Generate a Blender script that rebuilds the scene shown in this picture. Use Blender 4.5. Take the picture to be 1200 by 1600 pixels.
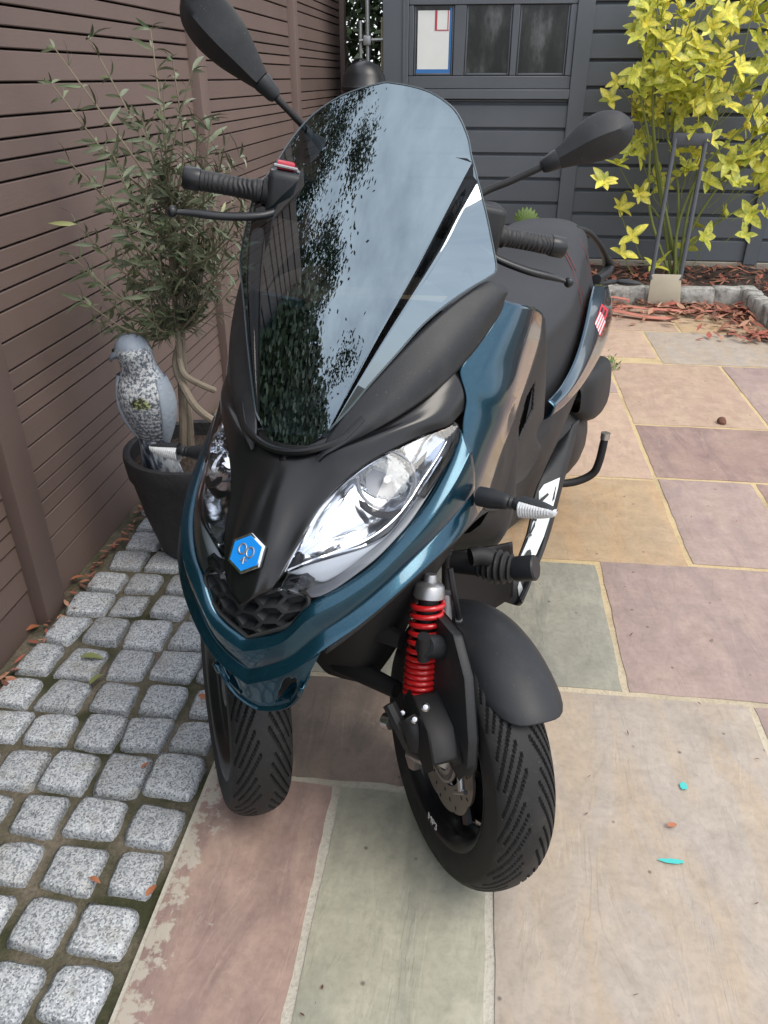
import bpy, bmesh, math, random
from mathutils import Vector, Matrix, noise
from mathutils.bvhtree import BVHTree
random.seed(7)
for o in list(bpy.data.objects): bpy.data.objects.remove(o, do_unlink=True)
scene = bpy.context.scene
COL = scene.collection
R = math.radians
# ---------------------------------------------------------------- camera
F_PX, PITCH, AZ, H = 1202.0, math.atan(680/1202.0), math.atan(165/1381.0), 1.30
cd = bpy.data.cameras.new('camera'); cam = bpy.data.objects.new('camera', cd); COL.objects.link(cam)
cd.sensor_fit = 'VERTICAL'; cd.sensor_height = 24.0; cd.lens = F_PX*24.0/1600.0
cd.clip_start = 0.02; cd.clip_end = 500
cam.location = (0, 0, H); cam.rotation_euler = (math.pi/2-PITCH, 0, AZ)
scene.camera = cam
scene.render.resolution_x = 768; scene.render.resolution_y = 1024
# ---------------------------------------------------------------- sky and sun
SUN_EL, SUN_AZ = R(57), R(118)       # azimuth clockwise from +Y
w = bpy.data.worlds.new('World'); scene.world = w; w.use_nodes = True
nt = w.node_tree; nt.nodes.clear()
out = nt.nodes.new('ShaderNodeOutputWorld'); bg = nt.nodes.new('ShaderNodeBackground')
sky = nt.nodes.new('ShaderNodeTexSky'); sky.sky_type = 'NISHITA'; sky.sun_disc = False
sky.sun_elevation = SUN_EL; sky.sun_rotation = SUN_AZ; sky.air_density = 1.0; sky.dust_density = 1.5
tc = nt.nodes.new('ShaderNodeTexCoord'); mp = nt.nodes.new('ShaderNodeMapping'); mp.inputs['Scale'].default_value = (1, 1, 2.2)
no = nt.nodes.new('ShaderNodeTexNoise'); no.inputs['Scale'].default_value = 2.2; no.inputs['Detail'].default_value = 7; no.inputs['Roughness'].default_value = .58
rp = nt.nodes.new('ShaderNodeValToRGB'); rp.color_ramp.elements[0].position = .34; rp.color_ramp.elements[1].position = .70
rp.color_ramp.elements[0].color = (.36, .36, .36, 1)
mx = nt.nodes.new('ShaderNodeMix'); mx.data_type = 'RGBA'
mx.inputs['B'].default_value = (11.4, 11.7, 12.4, 1)
nt.links.new(tc.outputs['Generated'], mp.inputs['Vector']); nt.links.new(mp.outputs['Vector'], no.inputs['Vector'])
nt.links.new(no.outputs['Fac'], rp.inputs['Fac']); nt.links.new(rp.outputs['Color'], mx.inputs['Factor'])
nt.links.new(sky.outputs['Color'], mx.inputs['A']); nt.links.new(mx.outputs['Result'], bg.inputs['Color'])
bg.inputs['Strength'].default_value = .12
nt.links.new(bg.outputs['Background'], out.inputs['Surface'])
sl = bpy.data.lights.new('sun', 'SUN'); sl.energy = 1.5; sl.angle = R(30); sl.color = (1, .93, .82)
so = bpy.data.objects.new('sun', sl); COL.objects.link(so)
sd = Vector((math.sin(SUN_AZ)*math.cos(SUN_EL), math.cos(SUN_AZ)*math.cos(SUN_EL), math.sin(SUN_EL)))
so.rotation_euler = sd.to_track_quat('Z', 'Y').to_euler(); so.location = sd*20
vs = scene.view_settings; vs.view_transform = 'Standard'; vs.look = 'None'; vs.gamma = 1; vs.exposure = 0.50
try: vs.use_curve_mapping = False
except Exception: pass
# ---------------------------------------------------------------- helpers
def tag(o, label=None, cat=None, group=None, kind=None):
    if label: o['label'] = label
    if cat: o['category'] = cat
    if group: o['group'] = group
    if kind: o['kind'] = kind
    return o
def empty(name, loc=(0, 0, 0), parent=None):
    o = bpy.data.objects.new(name, None); COL.objects.link(o); o.location = loc; o.empty_display_size = .1
    if parent: o.parent = parent
    return o
def link(name, me, parent=None, loc=None, mw=None):
    o = bpy.data.objects.new(name, me); COL.objects.link(o)
    if parent is not None: o.parent = parent
    if mw is not None: o.matrix_local = mw
    elif loc is not None: o.location = loc
    return o
def mesh(name, V, Fc, mat, smooth=True, sharp=None):
    me = bpy.data.meshes.new(name); me.from_pydata([tuple(v) for v in V], [], Fc); me.validate()
    if mat:
        for m in (mat if isinstance(mat, (list, tuple)) else [mat]): me.materials.append(m)
    if smooth:
        me.polygons.foreach_set('use_smooth', [True]*len(me.polygons))
        if sharp: me.set_sharp_from_angle(angle=R(sharp))
    me.update(); return me
class MB:
    def __init__(s): s.V = []; s.F = []
    def add(s, V, Fc):
        b = len(s.V); s.V += [Vector(v) for v in V]; s.F += [tuple(i+b for i in f) for f in Fc]; return s
    def grid(s, rows, cu=False, cv=False):
        n, m = len(rows), len(rows[0]); V = [p for r in rows for p in r]; Fc = []
        for i in range(n if cv else n-1):
            for j in range(m if cu else m-1):
                Fc.append((i*m+j, i*m+(j+1) % m, ((i+1) % n)*m+(j+1) % m, ((i+1) % n)*m+j))
        return s.add(V, Fc)
    def tube(s, pts, rad, n=10, cap=True, flat=1.0, up=None):
        pts = [Vector(p) for p in pts]; k = len(pts)
        if not isinstance(rad, (list, tuple)): rad = [rad]*k
        rows = []; ref = None
        for i, p in enumerate(pts):
            t = (pts[min(i+1, k-1)]-pts[max(i-1, 0)]).normalized()
            if ref is None:
                ref = Vector(up) if up else (Vector((0, 0, 1)) if abs(t.z) < .9 else Vector((1, 0, 0)))
            a = (ref-t*ref.dot(t)); a = a.normalized() if a.length > 1e-6 else t.orthogonal().normalized(); ref = a; b = t.cross(a)
            rows.append([p+(a*math.cos(q)*flat+b*math.sin(q))*rad[i] for q in [2*math.pi*j/n for j in range(n)]])
        base = len(s.V); s.grid(rows, cu=True)
        if cap:
            s.F.append(tuple(base+j for j in reversed(range(n)))); s.F.append(tuple(base+(k-1)*n+j for j in range(n)))
        return s
    def lathe(s, prof, mat=Matrix(), n=32, closed=False):
        rows = [[mat @ Vector((r*math.cos(q), r*math.sin(q), z)) for q in [2*math.pi*j/n for j in range(n)]] for r, z in prof]
        return s.grid(rows, cu=True, cv=closed)
    def box(s, lo, hi, mat=Matrix()):
        x0, y0, z0 = lo; x1, y1, z1 = hi
        V = [mat @ Vector(c) for c in ((x0, y0, z0), (x1, y0, z0), (x1, y1, z0), (x0, y1, z0), (x0, y0, z1), (x1, y0, z1), (x1, y1, z1), (x0, y1, z1))]
        return s.add(V, [(0, 3, 2, 1), (4, 5, 6, 7), (0, 1, 5, 4), (1, 2, 6, 5), (2, 3, 7, 6), (3, 0, 4, 7)])
    def prism(s, poly, mat, d):     # poly in local xy, extruded along local z by d
        n = len(poly); V = [mat @ Vector((x, y, 0)) for x, y in poly]+[mat @ Vector((x, y, d)) for x, y in poly]
        return s.add(V, [tuple(range(n))[::-1], tuple(range(n, 2*n))]+[(i, (i+1) % n, n+(i+1) % n, n+i) for i in range(n)])
    def me(s, name, mat, smooth=True, sharp=40, bevel=0, seg=2, fix=True):
        me = mesh(name, s.V, s.F, mat, False)
        if bevel or fix:
            bm = bmesh.new(); bm.from_mesh(me)
            if bevel:
                bmesh.ops.remove_doubles(bm, verts=bm.verts, dist=1e-6)
                es = [e for e in bm.edges if len(e.link_faces) == 2 and e.calc_face_angle(0) > R(30)]
                bmesh.ops.bevel(bm, geom=es, offset=bevel, segments=seg, affect='EDGES', profile=.5)
            if fix: bmesh.ops.recalc_face_normals(bm, faces=bm.faces)
            bm.to_mesh(me); bm.free()
        if smooth:
            me.polygons.foreach_set('use_smooth', [True]*len(me.polygons)); me.set_sharp_from_angle(angle=R(sharp))
        return me
    def obj(s, name, mat, parent=None, loc=None, mw=None, **k):
        return link(name, s.me(name, mat, **k), parent, loc, mw)
def cr(pts, n):                      # Catmull-Rom through points, n samples
    pts = [Vector(p) for p in pts]; k = len(pts)-1; res = []
    for i in range(n):
        t = i/(n-1)*k; j = min(int(t), k-1); f = t-j
        p0 = pts[j-1] if j > 0 else pts[0]*2-pts[1]; p1, p2 = pts[j], pts[j+1]; p3 = pts[j+2] if j+2 <= k else pts[k]*2-pts[k-1]
        res.append(.5*((2*p1)+(p2-p0)*f+(2*p0-5*p1+4*p2-p3)*f*f+(3*p1-p0-3*p2+p3)*f*f*f))
    return res
def aim(p, z, x=None):               # matrix at p with local z along z
    z = Vector(z).normalized(); x = Vector(x) if x is not None else (Vector((0, 0, 1)) if abs(z.z) < .9 else Vector((1, 0, 0)))
    x = (x-z*x.dot(z)).normalized(); y = z.cross(x)
    return Matrix(((x.x, y.x, z.x, p[0]), (x.y, y.y, z.y, p[1]), (x.z, y.z, z.z, p[2]), (0, 0, 0, 1)))
# ---------------------------------------------------------------- materials
MATS = {}
def base_mat(name, col, rough=.5, metal=0, coat=0, spec=.5):
    m = bpy.data.materials.new(name); m.use_nodes = True; MATS[name] = m
    b = m.node_tree.nodes['Principled BSDF']
    b.inputs['Base Color'].default_value = (*col, 1); b.inputs['Roughness'].default_value = rough; b.inputs['Metallic'].default_value = metal
    b.inputs['Coat Weight'].default_value = coat; b.inputs['Coat Roughness'].default_value = .04; b.inputs['Specular IOR Level'].default_value = spec
    return m, m.node_tree, b
def N(nt, t, **k):
    n = nt.nodes.new(t)
    for a, v in k.items():
        if a in ('operation', 'data_type', 'blend_type', 'feature', 'noise_dimensions', 'interpolation_type'): setattr(n, a, v)
        else: n.inputs[a].default_value = v
    return n
def ramp(nt, fac, stops):
    r = nt.nodes.new('ShaderNodeValToRGB'); e = r.color_ramp.elements
    while len(e) < len(stops): e.new(.5)
    for q, (p, c) in zip(e, stops): q.position = p; q.color = (*c, 1) if len(c) == 3 else c
    nt.links.new(fac, r.inputs['Fac']); return r.outputs['Color']
def mixc(nt, fac, a, b, mode='MIX'):
    m = nt.nodes.new('ShaderNodeMix'); m.data_type = 'RGBA'; m.blend_type = mode
    for s, v in (('Factor', fac), ('A', a), ('B', b)):
        if isinstance(v, (int, float)): m.inputs[s].default_value = v
        elif isinstance(v, tuple): m.inputs[s].default_value = (*v, 1)
        else: nt.links.new(v, m.inputs[s])
    return m.outputs['Result']
def coords(nt, scale=(1, 1, 1), world=False):
    if world: c = nt.nodes.new('ShaderNodeNewGeometry').outputs['Position']
    else: c = nt.nodes.new('ShaderNodeTexCoord').outputs['Object']
    m = nt.nodes.new('ShaderNodeMapping'); m.inputs['Scale'].default_value = scale; nt.links.new(c, m.inputs['Vector']); return m.outputs['Vector']
def noise_t(nt, vec, scale, detail=4, rough=.55, dist=0):
    n = N(nt, 'ShaderNodeTexNoise', Scale=scale, Detail=detail, Roughness=rough, Distortion=dist); nt.links.new(vec, n.inputs['Vector']); return n.outputs['Fac']
def bump(nt, b, h, strength=.3, dist=.002):
    n = N(nt, 'ShaderNodeBump', Strength=strength, Distance=dist); nt.links.new(h, n.inputs['Height']); nt.links.new(n.outputs['Normal'], b.inputs['Normal'])
def simple(name, col, rough=.5, metal=0, coat=0, grain=0.0, gscale=300, var=.0, spec=.5, bd=.0006, dust=0):
    m, nt, b = base_mat(name, col, rough, metal, coat, spec)
    v = coords(nt, world=False)
    n1 = noise_t(nt, v, 9, 5)
    if var:
        c = mixc(nt, n1, tuple(x*(1-var) for x in col), tuple(min(1, x*(1+var)) for x in col)); nt.links.new(c, b.inputs['Base Color'])
    r = N(nt, 'ShaderNodeMapRange'); r.inputs['To Min'].default_value = max(.02, rough*.85); r.inputs['To Max'].default_value = min(1, rough*1.2)
    nt.links.new(n1, r.inputs['Value']); nt.links.new(r.outputs['Result'], b.inputs['Roughness'])
    if grain: bump(nt, b, noise_t(nt, v, gscale, 2), grain, bd)
    if dust:
        s0 = b.inputs['Base Color'].links[0].from_socket if b.inputs['Base Color'].links else col
        d1 = ramp(nt, noise_t(nt, v, 260, 3, .6), [(.66, (0, 0, 0)), (.76, (dust, dust, dust))]); d2 = ramp(nt, noise_t(nt, v, 12, 5, .65), [(.5, (0, 0, 0)), (.75, (dust*.35, dust*.35, dust*.35))])
        c = mixc(nt, d2, mixc(nt, d1, s0, (.16, .15, .135)), (.10, .095, .085)); nt.links.new(c, b.inputs['Base Color'])
    return m
def rnd(nt):
    return nt.nodes.new('ShaderNodeObjectInfo').outputs['Random']
def hsv(nt, col, h=None, s=None, v=None):
    n = nt.nodes.new('ShaderNodeHueSaturation')
    for k, q in (('Hue', h), ('Saturation', s), ('Value', v)):
        if q is None: continue
        if isinstance(q, (int, float)): n.inputs[k].default_value = q
        else: nt.links.new(q, n.inputs[k])
    if isinstance(col, tuple): n.inputs['Color'].default_value = (*col, 1)
    else: nt.links.new(col, n.inputs['Color'])
    return n.outputs['Color']
def mr(nt, val, a, b):
    r = N(nt, 'ShaderNodeMapRange'); r.inputs['To Min'].default_value = a; r.inputs['To Max'].default_value = b; nt.links.new(val, r.inputs['Value']); return r.outputs['Result']
# ================================================================ THE SETTING
def m_painted_wood(name, col, grainscale=(4, 4, 4), rough=.55, dirt=(.05, .045, .04), var=.12):
    m, nt, b = base_mat(name, col, rough)
    v = coords(nt, grainscale, True); fine = noise_t(nt, v, 12, 6, .6); big = noise_t(nt, coords(nt, (1, 1, 1), True), 2.2, 4)
    c = hsv(nt, col, v=mr(nt, rnd(nt), 1-var, 1+var)); c = mixc(nt, ramp(nt, big, [(.35, (0, 0, 0)), (.75, (.35, .35, .35))]), c, tuple(min(1, x*1.5+.01) for x in col))
    spots = noise_t(nt, coords(nt, (1, 1, 1), True), 90, 2); c = mixc(nt, ramp(nt, spots, [(.72, (0, 0, 0)), (.80, (.25, .25, .25))]), c, dirt)
    nt.links.new(c, b.inputs['Base Color']); nt.links.new(mr(nt, fine, rough-.1, rough+.12), b.inputs['Roughness'])
    bump(nt, b, fine, .25, .0015); return m
M_FENCE = m_painted_wood('fence_paint', (.130, .090, .077), (14, 1.2, 14), .62)
M_GAR = m_painted_wood('garage_paint', (.080, .090, .102), (1.2, 14, 14), .5)
def m_sett():
    m, nt, b = base_mat('granite', (.4, .4, .42), .62); v = coords(nt, (1, 1, 1), True)
    v1 = N(nt, 'ShaderNodeTexVoronoi', Scale=330.0); nt.links.new(v, v1.inputs['Vector'])
    c = ramp(nt, v1.outputs['Color'], [(.0, (.08, .085, .093)), (.28, (.225, .243, .263)), (.55, (.42, .44, .46)), (1.0, (.62, .63, .63))])
    c = hsv(nt, c, v=mr(nt, rnd(nt), .88, 1.14), s=1.0); st = noise_t(nt, v, 14, 5)
    c = mixc(nt, ramp(nt, st, [(.52, (0, 0, 0)), (.78, (.55, .55, .55))]), c, (.27, .24, .17))
    nt.links.new(c, b.inputs['Base Color']); bump(nt, b, noise_t(nt, v, 160, 5, .65), .55, .0025); return m
M_SETT = m_sett()
def m_jointsoil():
    m, nt, b = base_mat('moss_joint', (.07, .065, .04), .95); v = coords(nt, (1, 1, 1), True)
    a = noise_t(nt, v, 7, 5); f = noise_t(nt, v, 150, 4, .7)
    c = mixc(nt, ramp(nt, a, [(.38, (0, 0, 0)), (.62, (1, 1, 1))]), (.045, .050, .018), (.20, .17, .125))
    c = mixc(nt, ramp(nt, f, [(.4, (0, 0, 0)), (.7, (.6, .6, .6))]), c, (.035, .028, .018)); nt.links.new(c, b.inputs['Base Color']); bump(nt, b, f, .9, .006); return m
M_MOSS = m_jointsoil()
def m_mortar():
    m, nt, b = base_mat('mortar', (.42, .36, .25), .95); v = coords(nt, (1, 1, 1), True)
    a = noise_t(nt, v, 5, 5); f = noise_t(nt, v, 120, 4, .7)
    sep = nt.nodes.new('ShaderNodeSeparateXYZ'); nt.links.new(v, sep.inputs[0])
    far = N(nt, 'ShaderNodeMapRange'); far.inputs['From Min'].default_value = 1.0; far.inputs['From Max'].default_value = 2.0; nt.links.new(sep.outputs['Y'], far.inputs['Value'])
    c0 = mixc(nt, far.outputs['Result'], (.50, .47, .40), (.56, .43, .24))
    c = mixc(nt, ramp(nt, a, [(.5, (0, 0, 0)), (.72, (.4, .4, .4))]), c0, (.13, .11, .06)); c = mixc(nt, ramp(nt, f, [(.5, (0, 0, 0)), (.75, (.45, .45, .45))]), c, (.2, .16, .11))
    nt.links.new(c, b.inputs['Base Color']); bump(nt, b, f, .8, .004); return m
M_MORT = m_mortar()
def m_stone(name, c1, c2, c3, rot):
    m, nt, b = base_mat(name, c1, .72); v = coords(nt, (1, 1, 1), True)
    mp_ = nt.nodes.new('ShaderNodeMapping'); mp_.inputs['Rotation'].default_value = (0, 0, rot); mp_.inputs['Scale'].default_value = (5, 1.3, 1); nt.links.new(v, mp_.inputs['Vector'])
    a = noise_t(nt, mp_.outputs['Vector'], 1.6, 7, .6, 1.2); g = noise_t(nt, v, 3.0, 5, .55); f = noise_t(nt, v, 70, 5, .65)
    c = mixc(nt, ramp(nt, g, [(.34, (0, 0, 0)), (.66, (1, 1, 1))]), c1, c2); c = mixc(nt, ramp(nt, a, [(.45, (0, 0, 0)), (.62, (.8, .8, .8)), (.7, (.15, .15, .15))]), c, c3)
    # thin riven ledges
    led = N(nt, 'ShaderNodeTexNoise', Scale=2.0, Detail=5.0, Roughness=.55, Distortion=.8); nt.links.new(mp_.outputs['Vector'], led.inputs['Vector'])
    line = ramp(nt, led.outputs['Fac'], [(.488, (0, 0, 0)), (.497, (.4, .4, .4)), (.504, (.0, .0, .0)), (1, (0, 0, 0))])
    pale = mixc(nt, .5, c2, (.55, .50, .43)); c = mixc(nt, mixc(nt, ramp(nt, g, [(.44, (0, 0, 0)), (.58, (.8, .8, .8))]), (0, 0, 0), line), c, pale)
    dots = N(nt, 'ShaderNodeTexVoronoi', Scale=13.0); nt.links.new(v, dots.inputs['Vector'])
    c = mixc(nt, ramp(nt, dots.outputs['Distance'], [(.03, (.75, .75, .75)), (.07, (0, 0, 0))]), c, (.06, .05, .04))
    c = mixc(nt, ramp(nt, f, [(.35, (.25, .25, .25)), (.55, (0, 0, 0))]), c, tuple(x*.55 for x in c1)); mo = noise_t(nt, v, 17, 5, .62, .4); c = hsv(nt, c, v=mr(nt, mo, .70, 1.28)); st_ = noise_t(nt, v, 2.3, 6, .7); c = mixc(nt, ramp(nt, st_, [(.56, (0, 0, 0)), (.70, (.42, .42, .42))]), c, tuple(x*.48 for x in c1)); c = hsv(nt, c, v=mr(nt, rnd(nt), .94, 1.08))
    if name == 'stone_pink':
        sp_ = nt.nodes.new('ShaderNodeSeparateXYZ'); nt.links.new(v, sp_.inputs[0]); ex = N(nt, 'ShaderNodeMapRange'); ex.inputs['From Min'].default_value = -.40; ex.inputs['From Max'].default_value = -.515; nt.links.new(sp_.outputs['X'], ex.inputs['Value'])
        q_ = N(nt, 'ShaderNodeMath', operation='MULTIPLY_ADD'); nt.links.new(ex.outputs['Result'], q_.inputs[0]); q_.inputs[1].default_value = .25; nt.links.new(noise_t(nt, v, 26, 6, .68), q_.inputs[2])
        c = mixc(nt, ramp(nt, q_.outputs[0], [(.66, (0, 0, 0)), (.72, (.85, .85, .85))]), c, (.47, .43, .36))
    nt.links.new(c, b.inputs['Base Color']); nt.links.new(mr(nt, f, .6, .85), b.inputs['Roughness'])
    hsum = N(nt, 'ShaderNodeMath', operation='ADD'); nt.links.new(f, hsum.inputs[0]); stp = ramp(nt, led.outputs['Fac'], [(.40, (0, 0, 0)), (.44, (.8, .8, .8)), (.57, (.8, .8, .8)), (.60, (1.6, 1.6, 1.6))]); nt.links.new(stp, hsum.inputs[1])
    bump(nt, b, hsum.outputs[0], .36, .0016); return m
STONE = {
 'pink': m_stone('stone_pink', (0.308, 0.207, 0.174), (0.370, 0.263, 0.213), (0.246, 0.168, 0.151), .05),
 'green': m_stone('stone_green', (0.347, 0.330, 0.252), (0.403, 0.386, 0.302), (0.280, 0.280, 0.224), .02),
 'beige': m_stone('stone_beige', (0.385, 0.325, 0.262), (0.370, 0.319, 0.274), (0.405, 0.318, 0.228), .08),
 'grey': m_stone('stone_grey', (0.258, 0.252, 0.202), (0.325, 0.308, 0.246), (0.213, 0.207, 0.174), .1),
 'brown': m_stone('stone_brown', (0.224, 0.168, 0.129), (0.280, 0.213, 0.168), (0.179, 0.140, 0.112), 1.5),
 'tan': m_stone('stone_tan', (0.448, 0.325, 0.196), (0.403, 0.297, 0.196), (0.470, 0.308, 0.168), 1.4),
 'mauve': m_stone('stone_mauve', (0.358, 0.263, 0.230), (0.403, 0.302, 0.252), (0.314, 0.230, 0.213), 1.4),
 'sand': m_stone('stone_sand', (0.470, 0.342, 0.241), (0.448, 0.319, 0.241), (0.403, 0.280, 0.213), 1.4)}
M_SOIL = simple('soil', (.045, .03, .022), .95, grain=1.0, gscale=60, var=.5, bd=.02)
M_CONC = simple('plinth', (.30, .27, .22), .9, grain=.6, gscale=90, var=.3, bd=.004)
M_GROUND = simple('earth', (.10, .085, .065), .95, grain=.6, gscale=40, var=.3, bd=.01)
# ground sheet
g = MB().grid([[Vector((x, y, -.06)) for x in (-60, 60)] for y in (-60, 60)]); tag(g.obj('ground', M_GROUND, fix=False), kind='structure')
# mortar bed for the patio
PX0, PX1, PY0, PY1 = -.512, 3.6, -1.2, 5.32
patio = tag(MB().grid([[Vector((x, y, -.0055)) for x in (PX0, PX1)] for y in (PY0, PY1)]).obj('patio', M_MORT, fix=False), kind='structure')
def paver(x0, y0, x1, y1, mat, zoff=0.0):
    j = .0088; x0 += j; x1 -= j; y0 += j; y1 -= j
    nx = max(6, int((x1-x0)/.03)); ny = max(6, int((y1-y0)/.03)); sx = random.uniform(0, 99); rows = []
    rad = .012
    for i in range(ny+1):
        r = []
        for k in range(nx+1):
            x = x0+(x1-x0)*k/nx; y = y0+(y1-y0)*i/ny
            d = min(x-x0, x1-x, y-y0, y1-y)
            ex = noise.noise((x*22+sx, y*22, 0))*.0035+noise.noise((x*7, y*7+sx, 3))*.003
            z = noise.noise((x*9+sx, y*3, 1))*.0016+noise.noise((x*30, y*16, sx))*.0006
            if d < 1e-5: z -= .0035; x += ex*(1 if k in (0, nx) else 0); y += ex*(1 if i in (0, ny) else 0)
            r.append(Vector((x, y, z+zoff)))
        rows.append(r)
    m = MB().grid(rows)
    # skirt
    per = rows[0][:]+[r[-1] for r in rows[1:]]+rows[-1][-2::-1]+[r[0] for r in rows[-2:0:-1]]
    m.grid([[p for p in per], [Vector((p.x, p.y, -.05)) for p in per]], cu=True)
    me = m.me('paver', STONE[mat], sharp=50, fix=False)
    c = Vector(((x0+x1)/2, (y0+y1)/2, 0))
    for v in me.vertices: v.co -= c
    return link('paver', me, patio, c)
A0, A1, A2, A3, A4 = -.512, -.232, .0875, .418, .705
LAY = [(A0, .52, A1, 1.118, 'pink'), (A0, -.3, A1, .52, 'brown'), (A1, .42, A2, 1.118, 'green'), (A1, -.3, A2, .42, 'beige'), (A2, .43, A4, 1.467, 'beige'), (A2, -.3, A4, .43, 'mauve'), (A4, .6, 1.30, 1.467, 'mauve'), (A4, -.3, 1.3, .6, 'grey'),
 (A0, 1.118, A2, 1.45, 'brown'), (A0, 1.45, -.1, 2.05, 'green'), (-.1, 1.45, A2, 2.05, 'grey'), (A2, 1.467, A3, 2.045, 'grey'), (A3, 1.467, 1.02, 2.07, 'mauve'), (1.02, 1.467, 1.6, 2.07, 'beige'),
 (A0, 2.05, .08, 2.64, 'mauve'), (.08, 2.05, .70, 2.645, 'tan'), (.70, 2.07, 1.05, 2.665, 'mauve'), (1.05, 2.07, 1.65, 2.665, 'pink'),
 (.08, 2.645, .70, 3.55, 'sand'), (A0, 2.64, .08, 3.24, 'beige'), (.70, 2.665, 1.65, 3.18, 'pink'), (.70, 3.18, 1.27, 4.02, 'sand'), (1.27, 3.18, 2.1, 4.02, 'mauve'), (A0, 3.24, .08, 4.1, 'grey'), (.08, 3.55, .70, 4.1, 'mauve'),
 (.25, 4.1, .98, 4.62, 'sand'), (A0, 4.1, .25, 4.62, 'tan'), (.98, 4.02, 1.75, 4.62, 'beige'), (A0, 4.62, .5, 5.22, 'sand'), (.5, 4.62, 1.2, 5.22, 'sand'), (1.2, 4.62, 1.75, 5.22, 'tan'),
 (1.65, 1.9, 2.3, 3.18, 'mauve'), (2.1, 3.18, 2.8, 4.0, 'sand'), (1.3, .3, 1.9, 1.467, 'tan')]
for a in LAY: paver(*a)
# granite setts beside the fence
strip = tag(MB().grid([[Vector((x, y, -.016+.004*noise.noise((x*6, y*6, 0)))) for x in [-1.35+.84*i/24 for i in range(25)]] for y in [-1.0+6.4*i/150 for i in range(151)]]).obj('sett_paving', M_MOSS, fix=False), kind='structure')
def sett_mesh(k):
    rs = random.Random(k); n = 9; rows = []
    co = [(rs.uniform(-.12, .12), rs.uniform(-.12, .12)) for _ in range(4)]
    for i in range(n):
        r = []
        for j in range(n):
            lv = (-1, -.965, -.84, -.5, 0, .5, .84, .965, 1); a, b = lv[j], lv[i]
            e = max(abs(a), abs(b)); x, y = a, b
            rr = (abs(a)**9+abs(b)**9)**(1/9)
            if rr > 1e-6 and e > 0: x, y = a*e/rr, b*e/rr
            wx = sum(c[0]*(1+sx*a)*(1+sy*b)/4 for c, (sx, sy) in zip(co, ((-1, -1), (1, -1), (1, 1), (-1, 1))))
            wy = sum(c[1]*(1+sx*a)*(1+sy*b)/4 for c, (sx, sy) in zip(co, ((-1, -1), (1, -1), (1, 1), (-1, 1))))
            z = -.0085*(max(0, e-.66)/.34)**2.4 + noise.noise((a*2.2+k*5, b*2.2, k))*.0035
            if e > .99: z = -.03
            ed = noise.noise((a*2.4+k, b*2.4, 7.7))*.10*e
            r.append(Vector((.5*(x+wx+ed*a), .5*(y+wy+ed*b), z+.0022*noise.noise((a*5+k*3, b*5, 1.3)))))
        rows.append(r)
    return MB().grid(rows).me('sett', M_SETT, sharp=70, fix=False)
SETTS = [sett_mesh(k) for k in range(16)]
yy = .25; row = 0
while yy < 4.2:
    d = random.uniform(.106, .126); x = -.522-random.uniform(0, .006)
    while x > -1.05:
        wd = random.uniform(.102, .128)
        if x-wd < -1.115: wd = x+1.112
        o = link('sett', random.choice(SETTS), strip)
        gp = random.uniform(.007, .017)
        cx, cy = x-wd/2, yy+d/2+.04*(x+.52)+random.uniform(-.004, .004)
        o.matrix_local = Matrix.Translation((cx, cy, random.uniform(-.003, .005))) @ Matrix.Rotation(random.uniform(-.07, .07), 4, 'Z') @ Matrix.Rotation(random.uniform(-.03, .03), 4, 'X') @ Matrix.Diagonal((wd-gp, d-gp, 1, 1))
        x -= wd
    yy += d; row += 1
# fence
FX = -1.15
fence = tag(empty('slatted_fence', (FX, 1.6, 0)), 'tall brown painted fence of narrow and wide horizontal slats with square posts', 'fence')
def rel(p, o): return Vector(p)-o.location
POSTS = [-1.84, -.12, 1.62, 3.36, 5.10, 6.84]
pm = MB().box((-.05, -.05, -.05), (.036, .05, 1.98)).me('fence_post', M_FENCE, bevel=.004)
for y in POSTS: link('fence_post', pm, fence, rel((FX, y, 0), fence))
HT = 1.92; zs = []; z = 1.449; pat = [.045, .046, .070, .070, .047]
zz = 1.449+.28*2; k = 0; edges = [zz]
while zz > .12:
    zz -= [.045, .046, .070, .071, .048][k % 5]; k += 1; edges.append(zz)
bm_cache = {}
def board(y0, y1, z0, z1):
    key = (round(y1-y0, 3), round(z1-z0, 3))
    if key not in bm_cache:
        L, hh = (y1-y0)/2, (z1-z0)/2-.0026
        # slightly louvred slat: lower edge proud
        m = MB(); V = [(-.012, -L, -hh), (.001, -L, -hh), (-.002, -L, hh), (-.016, -L, hh), (-.012, L, -hh), (.001, L, -hh), (-.002, L, hh), (-.016, L, hh)]
        m.add(V, [(0, 1, 2, 3), (4, 7, 6, 5), (0, 4, 5, 1), (1, 5, 6, 2), (2, 6, 7, 3), (3, 7, 4, 0)]); bm_cache[key] = m.me('slat', M_FENCE, bevel=.0025, seg=1)
    return link('slat', bm_cache[key], fence, rel((FX, (y0+y1)/2, (z0+z1)/2), fence))
ends = [-3.4]+POSTS+[9.0]
for a, b in zip(ends[1:-2], ends[2:-1]):
    for t, u in zip(edges, edges[1:]):
        if t > HT: continue
        board(a+.05, b-.05, u, t)
    board(a+.05, b-.05, -.02, edges[-1])
back = MB().box((-.05, -3.4, -.05), (-.035, 6.9, 1.93)).obj('back_sheet', simple('fence_back', (.012, .009, .008), .9), fence, rel((FX, 0, 0), fence))  # near-black sheet closing the slat gaps from behind
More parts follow.
